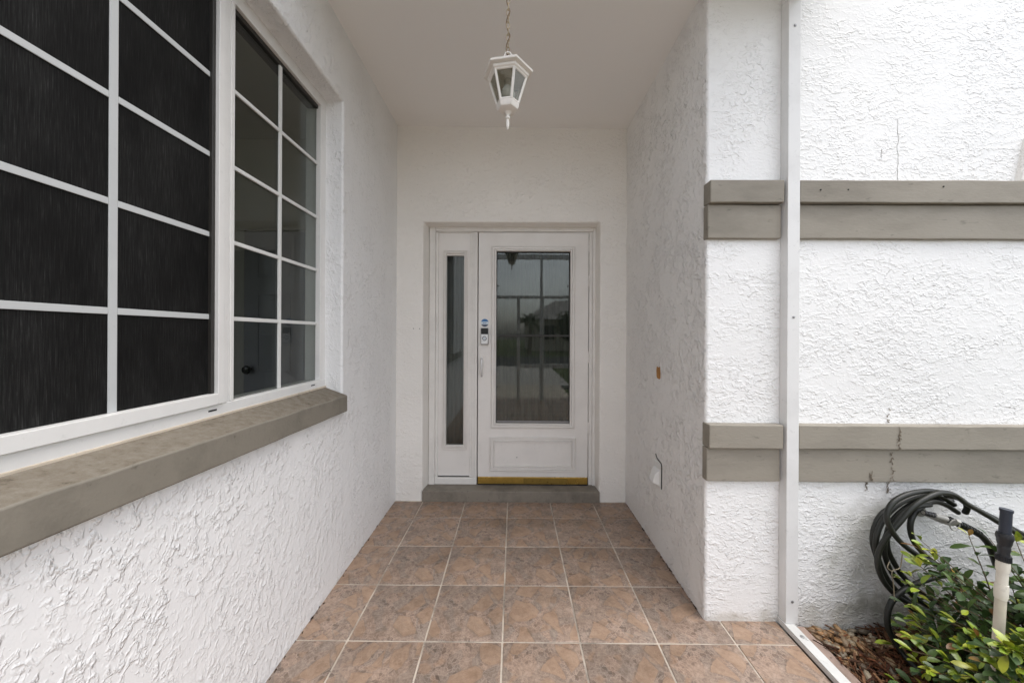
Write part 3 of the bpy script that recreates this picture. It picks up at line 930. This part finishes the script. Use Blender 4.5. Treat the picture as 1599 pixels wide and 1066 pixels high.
# ------------------------------------------------------------------ things on the right inner wall
pm = MB()
ptc = [(2.072, 1.044), (2.085, 1.038), (2.112, 1.041), (2.122, 1.050), (2.126, 1.085), (2.120, 1.112), (2.098, 1.108), (2.078, 1.114), (2.070, 1.078)]
vs = [(XR - .0025, y, z) for y, z in ptc] + [(XR + .004, y, z) for y, z in ptc]
nn = len(ptc)
pm.add(vs, [tuple(range(nn)), tuple(range(2 * nn - 1, nn - 1, -1))] + [(i, (i + 1) % nn, nn + (i + 1) % nn, nn + i) for i in range(nn)])
tag(pm.build('bare_patch', M['patch'], None, .001), 'small bare ochre patch where a fitting left the right porch wall', 'patch')
out = thing('outlet_cover', (XR, 2.1, .46), 'white outlet cover standing proud low on the right porch wall', 'outlet')
MB().box(XR - .006, XR + .003, 2.050, 2.155, .392, .535).build('cover_plate', M['outlet'], out, .003)
MB().hexa([(XR - .042, 2.075, .42), (XR - .006, 2.058, .405), (XR - .006, 2.142, .405), (XR - .042, 2.13, .42),
           (XR - .030, 2.075, .47), (XR - .006, 2.058, .505), (XR - .006, 2.142, .505), (XR - .030, 2.13, .47)]).build('cover_lid', M['outlet'], out, .005, 3)
cr_ = MB()
pth = catmull([(XR - .001, 2.046, .395), (XR - .001, 2.044, .46), (XR - .001, 2.045, .535), (XR - .001, 2.075, .548), (XR - .001, 2.11, .556), (XR - .001, 2.13, .575)], 4)
cr_.tube(pth, .0038, 6)
cr_.build('gap_crack', M['gap'], out, smooth=True)
# frayed dark gap and plaster crumbs along the foot of the right and left walls
for side, x in ((1, XR), (-1, XL)):
    cb = MB()
    for i in range(70 if side > 0 else 45):
        y = random.uniform(1.6, 2.68) if side > 0 else random.uniform(1.1, 2.68)
        r = random.uniform(.002, .0075)
        px = x - side * random.uniform(0, .010)
        n0 = len(cb.v)
        vs = [(px + random.uniform(-r, r), y + random.uniform(-2 * r, 2 * r), max(0, random.uniform(-.3, 1) * r) + .0005) for _ in range(6)]
        cb.add(vs, [(0, 1, 2), (0, 2, 3), (0, 3, 4), (1, 2, 5), (2, 3, 5), (3, 4, 5), (0, 4, 5), (0, 1, 5)], mi=0 if random.random() < .6 else 1)
    ob = cb.build('plaster_crumbs', [M['soil'], M['kerb']])
    tag(ob, 'dirt and plaster crumbs along the foot of the %s porch wall' % ('right' if side > 0 else 'left'), 'dirt', kind='stuff')

# ------------------------------------------------------------------ lantern
LX, LY = -.028, 1.357
lan = thing('hanging_lantern', (LX, LY, 2.10), 'white hexagonal lantern hanging on a chain from the porch ceiling', 'lantern')
rot = math.radians(-130)
hexp = lambda r, z: [(LX + r * math.cos(rot + k * math.pi / 3), LY + r * math.sin(rot + k * math.pi / 3), z) for k in range(6)]
roof = MB(); roof.lathe((LX, LY, 0), [(.086, 2.316), (.098, 2.318), (.100, 2.325), (.090, 2.332), (.055, 2.348), (.024, 2.362), (.020, 2.374), (.008, 2.380)], 6, rot)
roof.build('lantern_roof', M['lamp'], lan, .0015)
MB().lathe((LX, LY, 0), [(.074, 2.300), (.083, 2.306), (.083, 2.3155), (.074, 2.3155)], 6, rot).build('cap_ring', M['lamp'], lan, .001)
top, bot = hexp(.072, 2.301), hexp(.041, 2.203)
for k in range(6):
    a, b_ = Vector(bot[k]), Vector(top[k])
    MB().tube([a, b_], .0055, 6).build('cage_bar', M['lamp'], lan, smooth=True)
    k2 = (k + 1) % 6
    pa, pb, pc, pd_ = Vector(bot[k]), Vector(bot[k2]), Vector(top[k2]), Vector(top[k])
    ce = Vector((LX, LY, 2.25)); nrm = (pb - pa).cross(pd_ - pa).normalized() * .0012
    q8 = [pa - nrm, pb - nrm, pc - nrm, pd_ - nrm, pa + nrm, pb + nrm, pc + nrm, pd_ + nrm]
    MB().hexa(q8).build('lantern_pane', M['lamp_glass'], lan)
    MB().tube([pa + Vector((0, 0, .003)), pb + Vector((0, 0, .003))], .0045, 6).build('cage_bar', M['lamp'], lan, smooth=True)
    MB().tube([pd_, pc], .0045, 6).build('cage_bar', M['lamp'], lan, smooth=True)
MB().lathe((LX, LY, 0), [(.022, 2.172), (.040, 2.181), (.044, 2.190), (.046, 2.201), (.040, 2.2035)], 6, rot).build('lantern_base', M['lamp'], lan, .0012)
MB().lathe((LX, LY, 0), [(.0015, 2.105), (.006, 2.116), (.007, 2.130), (.005, 2.143), (.010, 2.148), (.010, 2.153), (.006, 2.158), (.009, 2.166), (.017, 2.172)], 16).build('finial', M['lamp'], lan, smooth=True)
MB().lathe((LX, LY, 0), [(.004, 2.206), (.018, 2.213), (.029, 2.228), (.030, 2.242), (.022, 2.262), (.013, 2.274)], 18).build('bulb', M['bulb'], lan, smooth=True)
MB().lathe((LX, LY, 0), [(.0135, 2.268), (.0135, 2.300), (.020, 2.304), (.020, 2.315)], 16).build('socket', M['socket'], lan, smooth=True)
lp = [(LX + .013 * math.cos(a * math.pi / 10), LY, 2.396 + .013 * math.sin(a * math.pi / 10)) for a in range(20)]
MB().tube(lp, .0028, 8, closed=True).build('top_loop', M['lamp'], lan, smooth=True)
z = 2.404; k = 0
while z < 2.905:
    pts = []
    for a in range(18):
        t = a * 2 * math.pi / 18
        u, w = .0065 * math.cos(t), .015 * math.sin(t)
        an = math.radians(20 + 80 * (k % 2) + random.uniform(-12, 12))
        pts.append((LX + u * math.cos(an), LY + u * math.sin(an), z + .012 + w))
    MB().tube(pts, .0019, 6, closed=True).build('chain_link', M['chain'], lan, smooth=True)
    z += .0245; k += 1
cd = [(LX + .007 * math.cos(i * .8), LY + .007 * math.sin(i * .8), 2.375 + .545 * i / 44) for i in range(45)]
MB().tube(catmull(cd, 2), .0022, 6).build('lamp_cord', M['cord'], lan, smooth=True)
MB().lathe((LX, LY, 0), [(.052, 2.9215), (.052, 2.914), (.035, 2.900), (.012, 2.893)], 24).build('ceiling_canopy', M['lamp'], lan, smooth=True)

# ------------------------------------------------------------------ screen enclosure of white aluminium
enc = thing('screen_frame', (1.24, .8, 0), 'white aluminium screen frame with a screwed post and low floor rail', 'screen frame')
post = MB().box(1.2135, 1.2675, 1.540, 1.5845, .026, 2.80).build('post', M['aluminium'], enc, .002)
for z in (.125, 1.386, 2.678):
    MB().lathe((1.241, 1.5368, z), [(.0042, 0), (.0058, .0012), (.0058, .0035)], 12, axis='Y').build('post_screw', M['screw'], post, smooth=True)
MB().box(1.209, 1.252, -1.25, 1.584, .0005, .0255).build('floor_rail', M['rail'], enc, .0015)
MB().lathe((1.232, 1.475, .0258), [(.008, 0), (.008, .002), (.004, .004)], 10).build('rail_screw', M['screw'], enc)
MB().lathe((1.242, 1.462, .0258), [(.006, 0), (.006, .002), (.003, .004)], 10).build('rail_screw', M['rail'], enc)
MB().box(1.2135, 1.2675, -1.25, 1.5845, 2.802, 2.895).build('header', M['aluminium'], enc, .002)
MB().box(1.2140, 1.2670, -1.25, -1.20, .026, 2.80).build('corner_post', M['aluminium'], enc, .002)
MB().box(-1.0, 1.2130, -1.25, -1.20, 2.802, 2.895).build('header', M['aluminium'], enc, .002)
MB().box(-.92, -.87, -1.25, -1.20, .0, 2.80).build('corner_post', M['aluminium'], enc, .002)
MB().box(-.869, 1.2130, -1.25, -1.20, 2.02, 2.075).build('cross_rail', M['aluminium'], enc, .002)
for x in (.52, ):
    MB().box(x, x + .075, -1.25, -1.20, 0, 2.019).build('mullion', M['aluminium'], enc, .002)
    MB().box(x, x + .05, -1.248, -1.202, 2.076, 2.801).build('mullion', M['aluminium'], enc, .002)
MB().box(.06, .12, -1.25, -1.20, 0, 2.019).build('mullion', M['aluminium'], enc, .002)
MB().box(.596, 1.2130, -1.247, -1.203, .64, .72).build('cross_rail', M['aluminium'], enc, .002)
MB().box(.1205, .5195, -1.247, -1.203, .64, .72).build('cross_rail', M['aluminium'], enc, .002)

# ------------------------------------------------------------------ planting bed: pebbles and bark
def blob(seed, sx, sy, sz):
    rnd = random.Random(seed); mb = MB(); vs, fs = [], []
    nl, na = 4, 8
    vs.append((0, 0, -sz))
    for i in range(1, nl):
        ph = math.pi * i / nl
        for j in range(na):
            th = 2 * math.pi * j / na; k_ = 1 + rnd.uniform(-.12, .12)
            vs.append((sx * k_ * math.sin(ph) * math.cos(th), sy * k_ * math.sin(ph) * math.sin(th), -sz * math.cos(ph)))
    vs.append((0, 0, sz))
    for j in range(na):
        fs.append((0, 1 + (j + 1) % na, 1 + j))
        for i in range(nl - 2):
            a, c = 1 + i * na, 1 + (i + 1) * na
            fs.append((a + j, a + (j + 1) % na, c + (j + 1) % na, c + j))
        a = 1 + (nl - 2) * na
        fs.append((a + j, a + (j + 1) % na, len(vs) - 1))
    mb.add(vs, fs)
    return mb.mesh('pebble', [M['pebble']], smooth=True, tones=True)
pm_ = [blob(s, random.uniform(.011, .019), random.uniform(.008, .013), random.uniform(.006, .009)) for s in range(8)]
for i in range(190):
    if i < 150:
        x = 1.335 + abs(random.gauss(0, .16)); y = 1.570 - abs(random.gauss(0, .085))
    else:
        x = random.uniform(1.325, 2.0); y = random.uniform(1.15, 1.5)
    x = min(x, 2.4)
    o = bpy.data.objects.new('pebble', random.choice(pm_)); COL.objects.link(o)
    o.parent = bed
    s = random.uniform(.9, 1.6)
    o.location = (x, y, -.040 + random.uniform(0, .024)); o.scale = (s, s, s)
    o.rotation_euler = (random.uniform(-.5, .5), random.uniform(-.5, .5), random.uniform(0, 6.28))
bark = MB()
for i in range(7500):
    x = random.uniform(1.315, 2.7); y = random.uniform(.55, 1.58)
    if y > 1.46 and x < 1.6 and random.random() < .75:
        continue
    L, w, t = random.uniform(.02, .085), random.uniform(.0012, .0052), random.uniform(.001, .003)
    a = random.uniform(0, 6.28); el = random.gauss(0, .28)
    dv_ = Vector((math.cos(a) * math.cos(el), math.sin(a) * math.cos(el), math.sin(el))) * L / 2
    sv = Vector((-math.sin(a), math.cos(a), random.uniform(-.5, .5))).normalized() * w
    up_ = Vector((0, 0, t)); c = Vector((x, y, -.040 + random.uniform(0, .038)))
    bend = Vector((0, 0, random.uniform(-.004, .004)))
    p = [c - dv_ - sv, c - dv_ + sv, c + dv_ + sv * .5, c + dv_ - sv * .5]
    bark.hexa([*p, *[q_ + up_ for q_ in p]], tone=random.random())
tag(bark.build('bark_mulch', M['mulch'], None, tones=True), 'shredded red brown bark mulch between pebbles in the bed', 'mulch', kind='stuff')
mk2 = MB()
for i in range(900):
    x = random.uniform(1.315, 2.5); y = 1.57 - abs(random.gauss(0, .25)); r = random.uniform(.003, .008)
    c = Vector((x, y, -.038 + random.uniform(0, .02)))
    vs = [c + Vector((random.uniform(-r, r), random.uniform(-r, r), random.uniform(-r, r) * .6)) for _ in range(6)]
    mk2.add(vs, [(0, 1, 2), (0, 2, 3), (0, 3, 4), (1, 2, 5), (2, 3, 5), (3, 4, 5), (0, 4, 5), (0, 1, 5)], tone=random.random())
tag(mk2.build('fine_gravel', M['pebble'], None, tones=True), 'small gravel chips scattered along the foot of the wall', 'gravel', kind='stuff')

# ------------------------------------------------------------------ hose on the wall
# strands laid out on the wall face: (x, z) in metres with the distance from the wall as third value
def px(zx, zy, off):
    """point of a strand: zx, zy measured on the wall in thousandths of its bay, off = distance in front of the wall"""
    Y = YF - off; k_ = 1 / 3.27
    a, b_ = 1320 + zx * k_ - 799.5, 740 + zy * k_ - 522.3
    u, v_ = a + .005 * b_, b_ - .005 * a
    return (u / 540 * Y - .005 * Y, Y, CAM_H - v_ / 540 * Y)
hose = thing('garden_hose', (1.68, 1.52, .1), 'dark green garden hose coiled on the wall above the bush', 'hose')
strands = [
 ([(1010, 420, .05), (912, 345, .07), (850, 292, .09), (760, 236, .10), (680, 188, .10), (600, 143, .11), (540, 100, .115), (470, 90, .12), (400, 117, .125), (330, 165, .125), (265, 240, .12), (205, 310, .11), (165, 380, .10), (155, 450, .10), (180, 530, .10), (235, 598, .10), (300, 643, .10), (375, 680, .10), (470, 688, .09), (560, 660, .08)], .0165),
 ([(596, 192, .075), (606, 165, .085), (590, 132, .09), (520, 100, .095), (440, 84, .095), (370, 84, .10), (295, 102, .105), (232, 140, .11), (203, 195, .115), (212, 255, .12), (262, 330, .125), (335, 392, .13), (420, 440, .13), (510, 475, .12), (600, 540, .10)], .0165),
 ([(560, 190, .05), (500, 152, .055), (440, 135, .06), (385, 155, .065), (340, 195, .07), (320, 250, .075), (328, 315, .075), (362, 372, .075), (415, 425, .07), (500, 500, .06), (600, 580, .05)], .0165),
 ([(480, 110, .03), (400, 105, .035), (310, 125, .04), (230, 160, .04), (170, 205, .045), (138, 270, .05), (130, 340, .05), (148, 410, .05), (180, 490, .05), (225, 570, .05), (300, 650, .05), (380, 725, .05), (450, 790, .05)], .0165),
 ([(530, 130, .035), (450, 118, .035), (370, 132, .04), (300, 165, .045), (240, 220, .055), (205, 290, .06), (205, 370, .06), (235, 440, .06), (280, 510, .065), (350, 575, .07), (430, 630, .07), (520, 680, .06)], .0165),
 ([(420, 150, .07), (350, 160, .075), (280, 195, .08), (225, 260, .08), (190, 340, .075), (195, 420, .075), (230, 500, .07), (290, 570, .07), (370, 640, .07), (450, 690, .07)], .016),
 ([(620, 545, .08), (540, 512, .10), (470, 512, .115), (390, 535, .125), (310, 570, .13), (245, 618, .135), (210, 680, .14), (205, 760, .145), (235, 835, .155), (290, 915, .18), (360, 985, .22), (450, 1020, .25), (560, 1040, .27)], .0165),
 ([(540, 150, .05), (470, 108, .055), (400, 98, .06), (320, 118, .065), (245, 160, .07), (185, 225, .07), (152, 300, .075), (146, 370, .075), (165, 445, .075), (200, 520, .075), (255, 590, .08), (330, 650, .08), (410, 700, .075), (500, 740, .07)], .0165),
 ([(1010, 370, .04), (920, 315, .05), (840, 272, .06), (760, 225, .07), (690, 190, .075), (620, 152, .08), (560, 118, .085), (500, 104, .09)], .0155),
]
for pts, r in strands:
    P = catmull([px(*p) for p in pts], 8)
    MB().tube(P, r * .62, 12).build('hose_strand', M['hose'], hose, smooth=True)
# free end: brass hook, ridged coupling, ribbed strain relief
e0, e1, e2, e3 = px(385, 190, .10), px(440, 204, .10), px(500, 222, .10), px(520, 228, .10)
MB().tube([e0, e1], [.0075, .009], 12).build('hose_fitting', M['hose_end'], hose, smooth=True)
for t in (.1, .35, .6, .85):
    a = Vector(e0).lerp(Vector(e1), t); dv_ = (Vector(e1) - Vector(e0)).normalized() * .004
    MB().tube([a - dv_, a + dv_], .0105, 14).build('coupling_ring', M['riser_black'], hose, smooth=True)
MB().tube([e1, e2], .0118, 14).build('hose_coupling', M['hose_end'], hose, smooth=True)
rib = catmull([px(505, 223, .10), px(560, 245, .10), px(620, 272, .10), px(675, 305, .095), px(715, 350, .09), px(735, 400, .08), px(760, 470, .07)], 8)
MB().tube(rib, .0122, 12).build('hose_strand', M['hose'], hose, smooth=True)
for i in range(2, 24, 2):
    a = rib[i]; dv_ = (rib[i + 1] - rib[i - 1]).normalized() * .003
    MB().tube([a - dv_, a + dv_], .0145, 12).build('sleeve_rib', M['hose'], hose, smooth=True)
hk = thing('hose_hook', px(372, 185, .03), 'weathered grey hook on the wall holding the hose coil', 'hook')
h0 = Vector(px(372, 185, 0)); hx = [h0 + Vector(v_) for v_ in ((0, .01, 0), (0, -.06, -.004), (0, -.11, .004), (.002, -.135, .03))]
MB().tube(catmull(hx, 5), .008, 10).build('hook_arm', M['hose_end'], hk, smooth=True)
rp = [h0 + Vector((.02 * math.cos(a * math.pi / 10) + .012, -.112, .022 * math.sin(a * math.pi / 10))) for a in range(20)]
MB().tube(rp, .0028, 8, closed=True).build('hook_ring', M['hose_end'], hk, smooth=True)
MB().lathe((h0.x, YF - .006, h0.z), [(.022, 0), (.022, .01)], 14, axis='Y').build('hook_plate', M['hose_end'], hk, .002)

# dead creeper traces on the trim and wall
cv = MB()
for (x0, z0, z1, n_, dens) in ((1.707, .985, .60, 46, .75), (1.615, .70, .60, 12, .95), (1.604, .69, .61, 8, .9), (1.70, .66, .59, 10, .95), (1.66, 2.02, 1.99, 3, 0), (1.715, .875, .80, 10, .9)):
    x = x0; z = z0; dz = (z1 - z0) / n_
    def depth(z):
        return YF - .0022 if z > .906 else (YF - .0420 if z > .796 else (YF - .0222 if z > .643 else YF - .0025))
    for i in range(n_):
        x1 = x0 + .6 * (x - x0) + random.uniform(-.007, .007); z2 = z + dz
        if random.random() < dens and abs(depth(z) - depth(z2)) < .001:
            cv.tube([(x, depth(z), z), (x1, depth(z2), z2)], random.uniform(.0005, .0014), 5)
            for _ in range(2):
                if random.random() < .45:
                    w = random.uniform(.0015, .0042)
                    cx_, cz_ = x1 + random.uniform(-.009, .009), z2 + random.uniform(-.004, .004)
                    if abs(depth(cz_) - depth(cz_ + w)) < .001 and abs(depth(cz_) - depth(cz_ - w)) < .001:
                        yy = depth(cz_)
                        cv.hexa([(cx_ - w, yy - .0012, cz_), (cx_, yy - .0012, cz_ - w * .6), (cx_ + w, yy + .001, cz_), (cx_, yy + .001, cz_ + w),
                                 (cx_ - w * .6, yy - .003, cz_ + w * .3), (cx_, yy - .003, cz_ - w * .3), (cx_ + w * .5, yy - .002, cz_ + w * .2), (cx_, yy - .002, cz_ + w * .5)])
        x, z = x1, z2
tag(cv.build('dead_creeper', M['vine']), 'thin trail of brown dead creeper remains down the lower taupe trim', 'creeper')
cw = MB()
for (pts) in ([(280, 400), (268, 470), (228, 490), (236, 560), (240, 640)], [(228, 490), (205, 470), (215, 440)], [(236, 520), (255, 505)]):
    cw.tube(catmull([px(a, b_, .155) for a, b_ in pts], 4), .0018, 6)
tag(cw.build('dry_twig', paint('dry_twig', (.26, .22, .15), .8, .3, 90, .2)), 'thin dry twig caught in front of the hose coil', 'twig')

# ------------------------------------------------------------------ sprinkler riser
rs = thing('sprinkler_riser', (1.44, 1.05, -.04), 'cream PVC riser pipe with black sprinkler head rising through the bush', 'sprinkler')
base, tip = Vector((1.438, 1.05, -.06)), Vector((1.488, 1.05, .782))
at = lambda z: base.lerp(tip, (z - base.z) / (tip.z - base.z))
def seg(nm, za, zb_, r, mat, parent=rs):
    rr_ = [q_ * .62 for q_ in (r if isinstance(r, (list, tuple)) else [r, r])]
    P = [at(za + (zb_ - za) * i / (len(rr_) - 1)) for i in range(len(rr_))]
    return MB().tube(P, list(rr_), 20).build(nm, mat, parent, smooth=True)
seg('pipe', -.06, .555, .0185, M['pvc'])
seg('coupling', .515, .560, [.0205, .0225, .0225, .0225, .0215], M['pvc_white'])
seg('pipe', .5605, .598, .0190, M['pvc_white'])
seg('coupling', .5985, .628, [.0215, .0225, .0225, .0215], M['pvc_white'])
seg('riser_adapter', .6285, .645, .0235, M['riser_black'])
for k_ in range(20):
    a = 2 * math.pi * k_ / 20
    c = at(.637) + Vector((.0146 * math.cos(a), .0146 * math.sin(a), 0))
    MB().box(c.x - .001, c.x + .001, c.y - .001, c.y + .001, c.z - .008, c.z + .008).build('grip_ridge', M['riser_black'], rs)
seg('riser_adapter', .6455, .676, [.020, .019, .0215, .0195], M['riser_black'])
seg('collar', .6765, .712, [.0215, .024, .0245, .028, .0285, .026], M['riser_black'])
seg('sprinkler_body', .7125, .776, [.0195, .0195, .0190, .0190], M['riser_navy'])
seg('sprinkler_cap', .7765, .784, [.0215, .0215], M['riser_navy'])

# ------------------------------------------------------------------ bush
bush = thing('bush', (1.88, 1.12, -.04), 'low green bush with yellow green young leaves growing around the riser pipe', 'bush')
def leaf_mesh(nm, mat, L, W, fold, curl):
    mb = MB()
    prof = [(0, .0), (.18, .36), (.45, .88), (.70, 1.0), (.88, .68), (1.0, .0)]
    mid, lft, rgt = [], [], []
    for t, w in prof:
        x = t * L; zc = -curl * t * t * L
        mid.append((x, 0, zc)); lft.append((x, w * W / 2, zc + fold * w * W / 2)); rgt.append((x, -w * W / 2, zc + fold * w * W / 2))
    vs = mid + lft[1:-1] + rgt[1:-1]
    n_ = len(prof); l = lambda i: n_ + i - 1; r = lambda i: n_ + (n_ - 2) + i - 1
    fs = [(0, 1, l(1)), (0, r(1), 1)]
    for i in range(1, n_ - 2):
        fs += [(i, i + 1, l(i + 1), l(i)), (i, r(i), r(i + 1), i + 1)]
    fs += [(n_ - 2, n_ - 1, l(n_ - 2)), (n_ - 2, r(n_ - 2), n_ - 1)]
    return vs, fs
LV = [leaf_mesh('a', None, .046, .021, .35, .30), leaf_mesh('b', None, .054, .020, .25, .45), leaf_mesh('c', None, .037, .019, .45, .1)]
leaf_me = {}
for nm in ('leaf_young', 'leaf_old', 'leaf_bronze'):
    leaf_me[nm] = []
    for vs, fs in LV:
        mb = MB(); mb.add(vs, fs)
        leaf_me[nm].append(mb.mesh('leaf', [M[nm]], smooth=True, tones=True))
rnd = random.Random(5)
cand = []                       # every leaf: (matrix, shape, material, closeness to the viewer)
stems = MB()
root = Vector((1.92, 1.10, -.05))
def add_leaf(p, d_, size, mat):
    d_ = d_.normalized()
    upv = Vector((rnd.uniform(-.5, .5), rnd.uniform(-.5, .5), 1))
    y_ = upv.cross(d_).normalized(); z_ = d_.cross(y_)
    R = Matrix((d_, y_, z_)).transposed().to_4x4()
    mtx = Matrix.Translation(p) @ R @ Matrix.Scale(size, 4)
    cand.append((mtx, rnd.randrange(3), mat, p))
for s in range(720):
    # tip of the shoot somewhere in the outer part of an uneven mound
    while True:
        u = rnd.uniform(0, 2 * math.pi); ph = math.acos(rnd.uniform(-.05, 1))
        rr_ = rnd.uniform(.55, 1.0) ** .5
        dirv = Vector((math.sin(ph) * math.cos(u), math.sin(ph) * math.sin(u), math.cos(ph)))
        lump = 1 + .16 * math.sin(3 * u + 1) + .12 * math.sin(5 * u + 4 * ph)
        tip_ = Vector((1.92 + .55 * lump * rr_ * dirv.x, 1.12 + .40 * lump * rr_ * dirv.y, .02 + .53 * lump * rr_ * dirv.z))
        if s < 60:               # a few shoots lean out over the kerb side, round the riser
            tip_ = Vector((rnd.uniform(1.345, 1.52), rnd.uniform(.95, 1.03), rnd.uniform(.14, .46)))
            rr_ = .95
        if tip_.z > -.02 and 1.34 < tip_.x and tip_.y < 1.50:
            break
    r0_ = root + Vector((rnd.uniform(-.18, .18), rnd.uniform(-.14, .14), 0))
    mid_ = r0_.lerp(tip_, .55) + Vector((0, 0, .06))
    P = catmull([r0_, mid_, tip_], 5)
    stems.tube(P, [.0035 - .0024 * i / (len(P) - 1) for i in range(len(P))], 5)
    dd = (P[-1] - P[-3]).normalized()
    out_ = rr_ > .86
    # leaves in rough pairs down the last part of the shoot
    for i in range(1, 7):
        t = len(P) - 1 - i * .85
        if t < 2: break
        p = P[int(t)].lerp(P[min(int(t) + 1, len(P) - 1)], t % 1)
        for sd_ in (1, -1):
            side = dd.cross(Vector((0, 0, 1)))
            if side.length < .05: side = Vector((1, 0, 0))
            side = side.normalized()
            side.rotate(Matrix.Rotation(rnd.uniform(-1.2, 1.2) + i * 1.3, 3, dd))
            add_leaf(p, side * sd_ + dd * rnd.uniform(.2, .9) + Vector((0, 0, rnd.uniform(-.1, .3))), rnd.uniform(.75, 1.2),
                     'leaf_young' if (i == 1 and out_ and rnd.random() < .6) else ('leaf_bronze' if rnd.random() < .025 else 'leaf_old'))
    if rr_ > .80 and rnd.random() < .65:
        for i in range(rnd.randrange(2, 5)):
            a = rnd.uniform(0, 6.28)
            add_leaf(P[-1], dd + Vector((math.cos(a), math.sin(a), .5)) * .6, rnd.uniform(.55, 1.0), 'leaf_young' if rnd.random() < .93 else 'leaf_bronze')
    else:
        add_leaf(P[-1], dd, rnd.uniform(.7, 1.1), 'leaf_old')
stems.build('stems', M['stem'], bush, smooth=True)
# the leaves that show largest become parts of their own, the rest one mass
def score(c):
    p = c[3]
    y = max(p.y, .3)
    inview = p.x / y < 1.52
    return (0 if inview else 100) + y - .9 * p.z
cand.sort(key=score)
for mtx, sh, mat, p in cand[:290]:
    o = bpy.data.objects.new('leaf', leaf_me[mat][sh]); COL.objects.link(o)
    o.parent = bush
    o.matrix_local = Matrix.Translation(-ORI['bush']) @ mtx
fol = {n_: MB() for n_ in leaf_me}
mass = MB()
order = ['leaf_old', 'leaf_young', 'leaf_bronze']
for mtx, sh, mat, p in cand[290:]:
    vs, fs = LV[sh]
    mass.add([mtx @ Vector(v_) for v_ in vs], fs, order.index(mat), rnd.random())
fo = mass.build('foliage', [M[n_] for n_ in order], bush, smooth=True, tones=True)
fo['kind'] = 'stuff'

# ------------------------------------------------------------------ across the street (seen in the door glass)
nh = thing('neighbour_house', (5.5, -26, -.1), 'cream house with grey hipped roof across the street', 'house')
MB().box(1.2, 13.5, -32, -24, -.1, 2.6).build('wall', M['house_paint'], nh, .02)
MB().hexa([(.5, -32.7, 2.6), (14.2, -32.7, 2.6), (14.2, -23.3, 2.6), (.5, -23.3, 2.6),
           (4.0, -28.2, 4.6), (10.8, -28.2, 4.6), (10.8, -27.8, 4.6), (4.0, -27.8, 4.6)]).build('roof', M['roof_tile'], nh, .02)
MB().box(7.5, 12.0, -23.99, -23.93, -.1, 2.2).build('garage_door', M['door'], nh, .02)
for x in (2.2, 4.6):
    MB().box(x, x + 1.3, -23.99, -23.95, .9, 2.1).build('window', M['bronze'], nh, .02)
def tree(name, x, y, h, r, label, seed, palm=False):
    rn = random.Random(seed)
    t = thing(name, (x, y, -.12), label, 'tree', 'trees across the street')
    MB().tube([(x, y, -.2), (x + .1, y, h * .4), (x + .05, y + .1, h * .75)], [.16, .12, .08], 10).build('trunk', M['bark'], t, smooth=True)
    mb = MB()
    if palm:
        c = Vector((x + .05, y + .1, h * .75))
        for k_ in range(26):
            a, e = rn.uniform(0, 6.28), rn.uniform(-.3, 1.2)
            P = []
            for i in range(9):
                q_ = i / 8; ee = e - 1.5 * q_ * q_
                P.append((P[-1] if P else c) + Vector((math.cos(a) * math.cos(ee), math.sin(a) * math.cos(ee), math.sin(ee))) * r / 8)
            for i in range(8):
                dv_ = (P[i + 1] - P[i]).normalized(); sd_ = dv_.cross(Vector((0, 0, 1))).normalized()
                for sg in (1, -1):
                    for q_ in (0, .5):
                        b_ = P[i].lerp(P[i + 1], q_)
                        tp = b_ + (sd_ * sg + dv_ * .6).normalized() * .38 * r * (1 - .6 * i / 8) + Vector((0, 0, -.08))
                        mb.face([b_, b_ + dv_ * .05, tp], tone=rn.random())
        mb.build('crown', M['far_leaf'], t, tones=True)
    else:
        for k_ in range(2600):
            a, e = rn.uniform(0, 6.28), rn.uniform(-1, 1); q_ = rn.uniform(.3, 1) ** .6
            lump = 1 + .22 * math.sin(4 * a + 2) + .2 * math.sin(7 * e + 3 * a)
            c = Vector((x, y, h * .68)) + Vector((math.cos(a) * math.sqrt(1 - e * e) * r, math.sin(a) * math.sqrt(1 - e * e) * r, e * h * .34)) * q_ * lump
            u_ = Vector((rn.gauss(0, 1), rn.gauss(0, 1), rn.gauss(0, 1))).normalized() * .13
            w_ = u_.cross(Vector((rn.gauss(0, 1), rn.gauss(0, 1), rn.gauss(0, 1)))).normalized() * .08
            mb.face([c - u_, c + w_, c + u_, c - w_], tone=rn.random())
        mb.build('crown', M['far_leaf'], t, tones=True)
tree('palm_tree', 1.1, -19, 2.9, 1.0, 'palm tree with arching fronds across the street', 3, True)
tree('broadleaf_tree', 4.4, -21, 2.9, 1.0, 'rounded broadleaf tree beside the cream house', 4)
tree('broadleaf_tree', -7.5, -21, 6.2, 2.6, 'tall broadleaf tree at the street opposite the porch', 5)
tree('broadleaf_tree', 12.5, -19, 5.2, 2.2, 'broadleaf tree in front of the garage across the street', 6)
